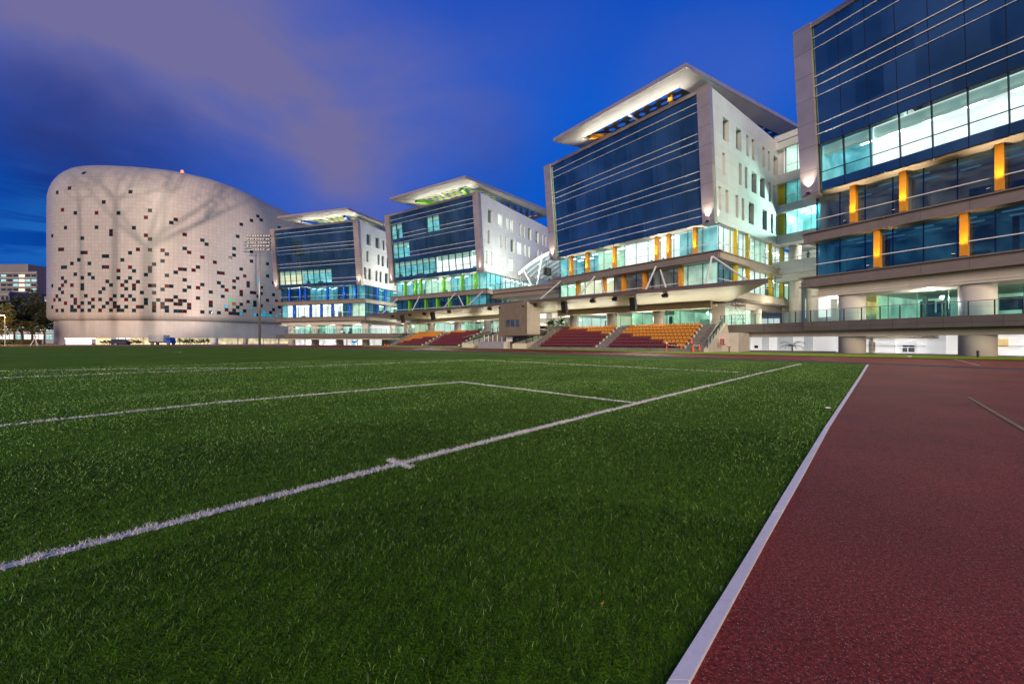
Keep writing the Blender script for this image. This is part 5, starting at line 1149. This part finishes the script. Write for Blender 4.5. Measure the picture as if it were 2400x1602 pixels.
def cone(px, py, label, z=None, d=None, ringed=False):
    p = gp(px, py, 0) if d is None else Vector(((px-CX)/F*d, d, H+(CY-py)/F*d)); r = thing('traffic_cone', p, label, 'traffic cone', 0, 'traffic cones by the right stair')
    t = MB(); t.box(-.2, .2, -.2, .2, 0, .04); t.build('base', M['black'], r); t = MB(); t.tube((0, 0, .04), (0, 0, .72), .15, .035, n=14); t.build('cone', M['cone'], r)
    t = MB(); t.tube((0, 0, .36), (0, 0, .50), .093, .070, n=14, cap=False); t.build('band', M['paint'], r)
    if ringed: t = MB(); t.tube((0, 0, .72), (0, 0, .98), .03); t.box(-.12, .12, -.02, .02, .88, 1.0); t.build('tape_holder', M['paint'], r)
    return p
cpos = [cone(1562.5, 822.6, 'leftmost traffic cone at the foot of the seats, topped by a tape holder', ringed=True), cone(1596.5, 823.2, 'single orange cone below the last orange seats of the bottom row', ringed=False),
        cone(1624.3, 824.1, 'left one of two close orange cones at the foot of the right stair'), cone(1639.5, 824.1, 'right one of two close orange cones at the foot of the right stair'), cone(1655.5, 823.4, 'orange cone against the cream stair side wall'),
        cone(1620.7, 805, 'orange cone standing higher up beside the stair end of the orange seats', d=43.2)]
cone(902.5, 810.3, 'small dark red cone at the far left foot of the stand'); cone(909, 810.6, 'second small cone at the far left foot of the stand, nearer the seats')
for i, j in ((0, 1), (2, 3)):
    a, b = cpos[i], cpos[j]; t = MB(); m_ = (a+b)/2; n = 10
    for k in range(n):
        A = a.lerp(b, k/n)+Vector((0, 0, .74-.1*math.sin(math.pi*k/n))); B_ = a.lerp(b, (k+1)/n)+Vector((0, 0, .74-.1*math.sin(math.pi*(k+1)/n))); t.hexa([tuple(A-m_+Vector(v)) for v in ((0, -.01, 0), (0, .01, 0))]+[tuple(B_-m_+Vector(v)) for v in ((0, .01, 0), (0, -.01, 0))]+[tuple(A-m_+Vector(v)) for v in ((0, -.01, .06), (0, .01, .06))]+[tuple(B_-m_+Vector(v)) for v in ((0, .01, .06), (0, -.01, .06))], k % 2)
    o = t.build('barrier_tape', [M['red'], M['paint']]); o.location = m_; tag(o, 'red and white tape strung between the '+('two left cones' if i == 0 else 'close pair of cones'), 'barrier tape')
def shrub(p, w, h, n, label, m='leaf', L_=.35, cat='plant', name='shrub', seed=0, group=None):
    rnd = random.Random(seed+int(p[0]*10)); r = thing(name, p, label, cat, 0, group); t = MB(); s = MB()
    for i in range(n):
        bx, by = rnd.uniform(-w/2, w/2), rnd.uniform(-.3, .3); hh = h*rnd.uniform(.5, 1); s.tube((bx, by, 0), (bx*1.1, by, hh*.8), .025, .01, n=5)
        for k in range(9):
            a = rnd.uniform(0, 6.28); el = rnd.uniform(-.2, 1.1); z0 = hh*rnd.uniform(.45, .95); c = Vector((bx, by, z0)); dd = Vector((math.cos(a)*math.cos(el), math.sin(a)*math.cos(el), math.sin(el))); pp = dd.cross(Vector((0, 0, 1))).normalized()*L_*.14; tip = c+dd*L_*rnd.uniform(.7, 1.3)+Vector((0, 0, -L_*.25)); mid_ = c+dd*L_*.55
            t.face([c, mid_+pp, tip, mid_-pp])
    s.build('stem', M['bark'], r); t.build('foliage', M[m], r); return r
for k, (px, w_) in enumerate(((1252, 'broad-leaved plant in the planter just right of the commentary box'), (1295, 'leafy plant left of the round cream column above the maroon seats'), (1316, 'second leafy plant beside the round cream column above the maroon seats'))):
    d = 64 if k else 66; q = at(px, 768, d); shrub((q.x, d, 3.3), 1.6 if k else 2.0, 1.7 if k else .8, 9, w_, L_=.8 if k else .4, seed=k, group='plants above the seats')
for k, px in enumerate((1265, 1305)):
    d = 63; q = at(px, 770, d); pb = thing('planter', (q.x, d, 3.18), ('short dark planter behind the glass rail beside the commentary box ramp', 'long brown planter above the maroon seats')[k], 'planter', FS.rz); t = MB(); t.box(-1.2-k, 1.2+k, -.3, .3, 0, .5); t.build('box', M['dark' if k == 0 else 'box'], pb)
def palm(p, h, n, L_, label, seed=0):
    rnd = random.Random(seed); r = thing('palm', p, label, 'palm'); t = MB(); t.tube((0, 0, 0), (0, 0, h), .07, .05); t.build('trunk', M['bark'], r); f = MB()
    for i in range(n):
        a = 6.283*i/n+rnd.uniform(-.2, .2); e0 = rnd.uniform(.5, 1.3); pts = []; c = Vector((0, 0, h))
        for k in range(8):
            e = e0-k*.26; pts.append(c.copy()); c = c+Vector((math.cos(a)*math.cos(e), math.sin(a)*math.cos(e), math.sin(e)))*L_/8
        sd = Vector((-math.sin(a), math.cos(a), 0))
        for k in range(1, 7):
            for s_ in (1, -1):
                for m_ in (0, .5):
                    q = pts[k].lerp(pts[k+1], m_); w = .45*L_*(1-.1*k)*.55; dn = (pts[k+1]-pts[k]).normalized(); f.face([q, q+dn*.05, q+sd*s_*w+dn*.2+Vector((0, 0, -.12))])
        for k in range(7): f.tube(pts[k], pts[k+1], .012, n=4, cap=False)
    f.build('frond', M['leaf'], r); return r
q = gp(1946, 826.2); palm((q.x-.4, 43.0, gz(43)), .5, 9, 1.6, 'feathery palm left of the big column under the walkway', 4)
q = gp(2030, 829); palm((37.6, 43.8, gz(43)), .9, 9, 1.7, 'palm just right of the left big column under the nearest block', 6)
# rail in front of the nearest block's ground floor
rl = thing('ground_rail', (36.5, 40.5, gz(40)), 'low glazed railing under the nearest block between the big columns', 'railing', math.atan2(-.889, .458)); t = MB(); t.tube((0, 0, 1.05), (17, 0, 1.05), .035); t.build('handrail', M['dark'], rl); t = MB(); t.face([(0, 0, .1), (17, 0, .1), (17, 0, .95), (0, 0, .95)]); t.build('glass_panel', M['rail_glass'], rl)
for i in range(12): t = MB(); t.box(i*1.5-.03, i*1.5+.03, -.04, .04, 0, 1.05); t.build('post', M['dark'], rl)
q = gp(2292, 836.8); bo = thing('bollard', q, 'short dark bollard in the bright grass strip near the picture edge', 'bollard'); t = MB(); t.tube((0, 0, 0), (0, 0, .42), .07, n=12); t.build('body', M['dark'], bo); t = MB(); t.tube((0, 0, .42), (0, 0, .47), .085, n=12); t.build('cap', M['black'], bo)
q = gp(1709, 824.3); tp_ = thing('tap_stand', q, 'brown T-shaped standpipe by the stair handrail at the grass strip', 'standpipe'); t = MB(); t.tube((0, 0, 0), (0, 0, .5), .07); t.build('post', M['box'], tp_); t = MB(); t.box(-.2, .2, -.05, .05, .5, .58); t.build('head', M['box'], tp_)
hr = thing('step_handrail', gp(1694, 823.5), 'small bent steel handrail on cream wall beside the red cabinet', 'handrail'); t = MB(); t.path([(-.1, 0, 0), (-.1, 0, .75), (.3, 0, .75), (.75, -.1, .2)], .025); t.build('tube', M['steel'], hr)
# litter on the turf
q = gp(1940, 958.5); lt = MB(); r = random.Random(3); P = [(r.uniform(-.05, .05), r.uniform(-.035, .035), r.uniform(.02, .05)) for _ in range(9)]
lt.blob((0, 0, .03), .055, .035, .014, 7, 4); o = lt.build('crumpled_wrapper', M['paint']); o.location = (q.x, q.y, q.z); tag(o, 'small crumpled white wrapper on the turf beside the kerb', 'litter')
q = gp(2132, 836); lt = MB(); lt.blob((0, 0, .05), .16, .1, .04, 7, 4); o = lt.build('paper_scrap', M['paint']); o.location = q+Vector((0, 0, .02)); tag(o, 'white paper scrap on the far bright grass strip', 'litter')
q = gp(1411, 1436); lt = MB(); lt.face([(-.008, 0, .042), (0, -.006, .045), (.012, 0, .05), (0, .006, .045)]); lt.face([(-.008, 0, .0418), (0, .006, .0448), (.012, 0, .0498), (0, -.006, .0448)]); o = lt.build('fallen_leaf', mat('leaf_orange', (.8, .3, .03), .5)); o.location = (q.x, q.y, q.z); tag(o, 'tiny orange fallen leaf caught in the near turf', 'leaf')
# person at the balcony
def person(loc, rz):
    sk = [(0, 0, .95, .15), (0, 0, 1.15, .14), (0, .02, 1.35, .17), (0, .02, 1.47, .07), (0, .0, 1.53, .055), (0, -.01, 1.62, .085), (0, -.01, 1.72, .075), (-.19, .02, 1.40, .065), (-.26, -.06, 1.16, .045), (-.16, -.26, 1.14, .035), (-.12, -.33, 1.13, .03), (.19, .02, 1.40, .065), (.26, -.06, 1.16, .045), (.16, -.26, 1.14, .035), (.12, -.33, 1.13, .03), (-.1, 0, .88, .1), (-.11, -.02, .48, .07), (-.11, 0, .08, .05), (-.11, -.12, .04, .045), (.1, 0, .88, .1), (.11, .02, .48, .07), (.11, .04, .08, .05), (.11, -.08, .04, .045)]
    ed = [(0, 1), (1, 2), (2, 3), (3, 4), (4, 5), (5, 6), (2, 7), (7, 8), (8, 9), (9, 10), (2, 11), (11, 12), (12, 13), (13, 14), (0, 15), (15, 16), (16, 17), (17, 18), (0, 19), (19, 20), (20, 21), (21, 22)]
    me = bpy.data.meshes.new('person'); me.from_pydata([s[:3] for s in sk], ed, []); o = bpy.data.objects.new('person', me); COL.objects.link(o); sm = o.modifiers.new('skin', 'SKIN')
    for i, s in enumerate(sk): me.skin_vertices[0].data[i].radius = (s[3], s[3]*.85)
    me.skin_vertices[0].data[0].use_root = True; o.modifiers.new('sub', 'SUBSURF').render_levels = 2; me.materials.append(mat('teal_shirt', (.03, .16, .18), .8)); o.location = loc; o.rotation_euler = (0, 0, rz)
    t = MB(); t.blob((0, .0, 1.71), .098, .10, .10, 12, 8); h = t.build('hair', M['black'], o, True); t = MB(); t.blob((0, -.035, 1.655), .078, .07, .10, 12, 8); t.build('face', mat('skin', (.35, .2, .13), .6), o, True)
    return tag(o, 'person in teal shirt leaning at the balcony rail between the tall column and nearest block', 'person')
q = FL.w(FL.u_at(1894, -.45), -.45); person((q[0], q[1], 12.35), FL.rz+math.pi)

# ---------------------------------------------------------------- vehicles and shrubs by the hall
def ve(name, px, d, label, cat): q = at(px, CY, d); return thing(name, (q.x, d, gz(d)), label, cat)
tk = ve('truck', 382, 112, 'blue-cabbed box truck parked at the lit base of the round-cornered hall', 'truck')
t = MB(); t.box(-3.2, 1.0, -1.0, 1.0, .95, 2.75, 0); t.build('cargo_box', mat('grey_canvas', (.25, .27, .30), .7, 0, .15, 1), tk)
t = MB(); t.hexa([(1.1, -.95, .5), (3.0, -.95, .5), (3.0, .95, .5), (1.1, .95, .5), (1.1, -.9, 2.1), (2.55, -.9, 2.1), (2.55, .9, 2.1), (1.1, .9, 2.1)]); t.build('cab', mat('truck_blue', (.01, .07, .35), .35), tk)
t = MB(); t.hexa([(1.7, -.97, 1.3), (2.7, -.97, 1.3), (2.7, -.94, 1.3), (1.7, -.94, 1.3), (1.7, -.93, 1.95), (2.5, -.93, 1.95), (2.5, -.9, 1.95), (1.7, -.9, 1.95)]); t.build('window', M['joint'], tk)
t = MB(); t.box(-3.2, 1.2, -.9, .9, .6, .94); t.build('chassis', M['dark'], tk)
for x in (-2.3, 2.2):
    for y in (-.9, .75): t = MB(); t.tube((x, y, .42), (x, y+.22, .42), .42, n=16); w = t.build('wheel', M['black'], tk); t = MB(); t.tube((x, y-.01, .42), (x, y+.0, .42), .2, n=12); t.build('rim', M['steel'], w)
vn = ve('van', 284, 112, 'dark grey parked car with lit windows in front of the left pillar of the hall', 'car')
t = MB(); t.hexa([(-2.6, -.85, .3), (2.3, -.85, .3), (2.3, .85, .3), (-2.6, .85, .3), (-2.5, -.8, 1.0), (2.1, -.8, 1.0), (2.1, .8, 1.0), (-2.5, .8, 1.0)]); t.hexa([(-2.4, -.78, 1.0), (1.4, -.78, 1.0), (1.4, .78, 1.0), (-2.4, .78, 1.0), (-2.1, -.68, 1.55), (.7, -.68, 1.55), (.7, .68, 1.55), (-2.1, .68, 1.55)]); t.build('body', mat('car_grey', (.06, .065, .08), .3, .6), vn)
for a, b in ((-2.1, -.9), (-.75, .2), (.3, 1.0)): t = MB(); t.hexa([(a, -.80, 1.05), (b, -.80, 1.05), (b, -.78, 1.05), (a, -.78, 1.05), (a+.08, -.72, 1.48), (b-.15, -.72, 1.48), (b-.15, -.70, 1.48), (a+.08, -.70, 1.48)]); t.build('window', M['rail_glass'], vn)
for x in (-1.7, 1.5):
    for y in (-.85, .65): t = MB(); t.tube((x, y, .33), (x, y+.2, .33), .33, n=14); t.build('wheel', M['black'], vn)
for k, (px, w_) in enumerate(((246, 'low shrub in front of the beige wall of the hall'), (316, 'shrub between the car and the truck'), (428, 'dense shrub just right of the truck'), (452, 'spiky palm-like shrub right of the truck'), (478, 'rightmost spiky shrub against the lit foyer of the hall'))):
    q = at(px, CY, 113); shrub((q.x, 113, gz(113)), 2.6, 1.9 if k > 1 else 1.2, 12, w_, L_=.9, seed=k+9, group='shrubs by the hall')

# ---------------------------------------------------------------- far left: trees, low building, tower, street lamp
def crown(mb, c, r, n, rnd, leaf=.35):
    cl = [(Vector((rnd.gauss(0, .45)*r[0], rnd.gauss(0, .45)*r[1], rnd.gauss(0, .42)*r[2])), rnd.uniform(.25, .5)) for _ in range(26)]
    for _ in range(n):
        q, s_ = rnd.choice(cl); d = Vector((rnd.gauss(0, 1), rnd.gauss(0, 1), rnd.gauss(0, 1))).normalized()*(rnd.random()**.4)*s_*min(r)*.9; p = Vector(c)+q+d; a = Vector((rnd.uniform(-1, 1), rnd.uniform(-1, 1), rnd.uniform(-.6, .6))).normalized()*leaf*rnd.uniform(.6, 1.2); b = a.cross(Vector((rnd.uniform(-1, 1), rnd.uniform(-1, 1), rnd.uniform(-1, 1)))).normalized()*leaf*.5; mb.face([p-a, p+b, p+a, p-b])
def tree(px, d, ztop_, zbot, w, label, m='leafd', n=2600, seed=0, limbs=None, leaf=.35):
    rnd = random.Random(seed); q = at(px, CY, d); g = gz(d); r = thing('tree', (q.x, d, g), label, 'tree', 0, 'trees left of the hall'); t = MB(); zb = (zbot-g); t.tube((0, 0, 0), (0, 0, zb+.5), .28, .2, n=8)
    for k in range(6):
        a = rnd.uniform(0, 6.28); e = Vector((math.cos(a)*w*.3, math.sin(a)*w*.2, zb+(ztop_-zbot)*rnd.uniform(.3, .7))); t.tube((0, 0, zb*rnd.uniform(.7, 1)), e, .14, .04, n=6)
    t.build('trunk', M['bark'], r); c = MB(); crown(c, (0, 0, (ztop_+zbot)/2-g), (w/2, w/2.5, (ztop_-zbot)/2), n, rnd, leaf); c.build('crown', M[m], r); return r
tree(76, 128, 15.5, 5.5, 13, 'broad dark tree directly left of the hall, largest crown', seed=1, n=5200, leaf=.42)
tree(104, 140, 10.5, 5.0, 7, 'smaller dark tree tucked against the left edge of the hall', seed=2, n=2200)
tree(34, 126, 14.0, 5.0, 9, 'dark tree in front of the distant tower block', seed=3, n=3600)
tree(-14, 112, 11.5, 3.5, 9, 'tree at the left picture edge lit orange by the street lamp', 'leafy', seed=4, n=3000)
tree(128-76, 118, 7.6, 4.6, 6, 'low drooping tree lit orange underneath, right of the street lamp', 'leafy', seed=5, n=900)
q = gp(82, 809.5); r = thing('staked_sapling', (q.x, q.y, q.z), 'young sapling with pale stake tripod, small lime green crown', 'tree'); s_ = q.y/F
t = MB(); t.tube((0, 0, 0), (0, 0, 34*s_), .08, .04); t.build('trunk', M['bark'], r)
for a in (0, 2.1, 4.2): t = MB(); t.tube((math.cos(a)*7*s_, math.sin(a)*7*s_, 0), (-math.cos(a)*2*s_, -math.sin(a)*2*s_, 24*s_), .07); t.build('stake', M['paint'], r)
c = MB(); crown(c, (3*s_, 0, 36*s_), (14*s_, 8*s_, 6*s_), 420, random.Random(5), .22); c.build('crown', M['leafy'], r)
q = at(12, CY, 104); lp = thing('street_lamp', (q.x, 104, gz(104)), 'street lamp glowing orange at the left picture edge', 'street lamp'); zl = H+(CY-739)/F*104-gz(104)
t = MB(); t.tube((0, 0, 0), (0, 0, zl), .09, .06); t.path([(0, 0, zl), (-.5, 0, zl+.15), (-1.0, 0, zl+.1)], .05); t.build('pole', M['steel'], lp); t = MB(); t.blob((-1.15, 0, zl+.05), .38, .2, .12); t.build('lamp_head', mat('sodium_glow', (1, .5, .1), em=(1, .42, .06), ems=14), lp, True)
light('POINT', 'street_lamp_light', (q.x-1.15, 103.5, zl+gz(104)-.3), 6000, (1, .45, .1), .3)
lb = thing('low_building', (-222, 176, gz(176)), 'low white lit building behind the trees left of the hall', 'building'); t = MB(); t.box(-10, 62, 0, 14, 0, 9.0); t.build('wall', mat('grey_block', (.30, .30, .32), .8), lb)
for i in range(22):
    for z0, z1 in ((1.9, 3.9), (5.6, 7.6)):
        if (i*7+int(z0)) % 5 == 0 and z0 > 4: continue
        x = -9+i*3.2; t = MB(); t.box(x, x+2.7, -.12, -.02, z0, z1, 0); t.box(x+1.3, x+1.4, -.16, -.121, z0, z1, 1); t.box(x, x+2.7, -.16, -.121, z0+.9, z0+1.0, 1); t.build('window', [M['r_white'] if (i % 4) else M['r_cyan'], M['dark']], lb)
for z0 in (4.6, 8.4): t = MB(); t.box(-10, 62, -.5, -.0, z0, z0+.3); t.build('ledge', M['paint'], lb)
hd = thing('boundary_hedge', (-150, 121, gz(120)), 'low brownish hedge along the far edge of the field left of the hall', 'hedge'); rnd = random.Random(9); t = MB()
for _ in range(3500):
    p = Vector((rnd.uniform(-22, 7), rnd.uniform(-.5, .5), rnd.uniform(0, 1.5))); a = Vector((rnd.uniform(-1, 1), rnd.uniform(-1, 1), rnd.uniform(-1, 1))).normalized()*.22; b = a.orthogonal().normalized()*.13; t.face([p-a, p+b, p+a, p-b])
t.build('foliage', M['leafy'], hd)
def tower(name, px0, px1, ptop, d, label, storeys, bays, ligh, stair=None):
    a, b = at(px0, ptop, d), at(px1, ptop, d); g = gz(d)-1; r = thing(name, ((a.x+b.x)/2, d, g), label, 'apartment block'); W2 = (b.x-a.x)/2; Hh = a.z-g; t = MB(); t.box(-W2, W2, 0, 16, 0, Hh); t.build('wall', M['twr'], r); sh_ = Hh/(storeys+.6); bw = 2*W2/bays; rnd = random.Random(bays)
    dk = [];
    for j in range(storeys):
        for i in range(bays):
            if stair is not None and i == stair:
                t = MB(); t.box(-W2+i*bw+.1, -W2+(i+1)*bw-.1, -.12, -.02, j*sh_+.5, (j+1)*sh_-.3); t.build('window', M['r_warm'] if j > 2 else M['r_cyan'], r); continue
            lit_ = rnd.random() < ligh; dk.append((i, j, lit_))
    dk.sort(key=lambda q: not q[2]); rest = MB()
    for k, (i, j, lit_) in enumerate(dk):
        mb = MB() if k < 70 else rest; mb.box(-W2+i*bw+.45, -W2+(i+1)*bw-.45, -.08, -.02, j*sh_+1.3, (j+1)*sh_-.35)
        if k < 70: mb.build('window', (M['r_cyan'] if rnd.random() < .7 else M['r_warm']) if lit_ else M['joint'], r)
    if rest.v: o = rest.build('window_grid', M['joint'], r); o['kind'] = 'stuff'
    for j in range(storeys+1): t = MB(); t.box(-W2-.1, W2+.1, -.5, -.01, j*sh_+.2, j*sh_+1.0); t.build('parapet', M['twrp'], r)
    return r, W2, Hh
M['twr'] = mat('grey_tower_render', (.16, .15, .16), .8, 0, .12, .1); M['twrp'] = mat('parapet_render', (.27, .25, .26), .8, 0, .1, .2)
r, W2, Hh = tower('apartment_tower', -70, 87, 635, 260, 'tall grey apartment tower with lit stair column in the far left background', 15, 11, .34, 8)
t = MB(); t.box(-W2*.7, W2*.62, 2, 14, Hh, Hh+5); t.build('penthouse', M['twr'], r)
tower('apartment_tower', 66, 122, 694, 240, 'low grey apartment block with few cyan windows, right of the tall tower', 9, 6, .22)
tower('apartment_tower', -40, 22, 682, 215, 'brightly lit low block in front of the tall tower at left edge', 7, 6, .6)

# ---------------------------------------------------------------- courtyard walls seen through the gaps at deck level
def cwall(p, q, z0, z1, label, n):
    a, b = Vector(p), Vector(q); L_ = (b-a).length; g = gz(a.y); r = thing('courtyard_wall', (a.x, a.y, g), label, 'wall', math.atan2((b-a).y, (b-a).x)); t = MB(); t.box(0, L_, 0, .4, z0-g, z1-g); t.build('panel', M['cream'], r); rnd = random.Random(n)
    for i in range(n):
        x = L_*(i+.15)/n
        for zz in np.arange(3.4, z1-2.2, 3.6):
            t = MB(); w = L_/n*.66; t.box(x, x+w, -.1, -.01, zz-g, zz+2.3-g, 0); t.box(x+w/2-.05, x+w/2+.05, -.14, -.101, zz-g, zz+2.3-g, 1); t.build('window', [M[rnd.choice(('r_white', 'r_green', 'r_warm'))], M['steel']], r)
    return r
cwall((-8, 106), (22, 90), 0, 9.8, 'pale lit wall behind the terrace bridge at deck level', 7)
cwall((-40, 121), (-14, 112), 0, 11.5, 'pale lit wall in the gap between the blue-finned and green-finned blocks', 6)
cwall((30, 88), (66, 70), 0, 12, 'cream lit wall closing the court behind the link block columns', 6)
light('AREA', 'court_lamp', (2, 90, 9.4), 900, (1, .97, .85), 6, (2, 95, 3), sy=3)
light('AREA', 'court_lamp', (-28, 108, 9.4), 700, (1, .97, .85), 6, (-27, 113, 3), sy=3)

# unseen spots added along the canopy edge and nearest block to brighten the turf
for u, tx_, ty_ in ((12, 9, 15), (30, -2, 22), (52, -22, 34)):
    light('SPOT', 'pitch_fill', FC.w3(u, .5, 6.9), 2600, (.97, 1, .86), .35, (tx_, ty_, 0), 120, .8)
light('SPOT', 'pitch_fill', FB4.w3(20, .6, 15.2), 3800, (.97, 1, .86), .35, (8, 14, 0), 110, .9)

# details of the undercroft of the nearest block
def on_wall(name, px0, px1, py0, py1, m, dv=.05, v=-6.4):
    a, b = sorted((FB4.u_at(px0, v), FB4.u_at(px1, v))); z0, z1 = FB4.z_at(a, v, py1), FB4.z_at(a, v, py0); g = gz(FB4.o[1]); t = MB(); t.box(a, b, v, v+dv, max(z0, gz(40)+.02)-g, z1-g); t.build(name, m, B4)
on_wall('door', 2108, 2150, 797, 826, M['gfd']); on_wall('notice_board', 2116, 2130, 808, 812, M['dark'], .09); on_wall('notice_board', 2131, 2144, 808, 812, M['dark'], .09)
on_wall('notice_board', 2116, 2127, 814, 824, M['floor'], .09); on_wall('notice_board', 2130, 2144, 814, 824, M['floor'], .09)
on_wall('window', 2288, 2364, 793, 812, M['r_amber'], .06); on_wall('pipe', 2010, 2170, 809, 810, M['dark'], .25); on_wall('pipe', 2288, 2400, 810, 811, M['dark'], .25)
on_wall('panel', 2020, 2200, 785, 793, M['cream'], .6); on_wall('door', 2036, 2052, 800, 824, M['cream']); on_wall('door', 2064, 2090, 800, 824, M['gfd'])
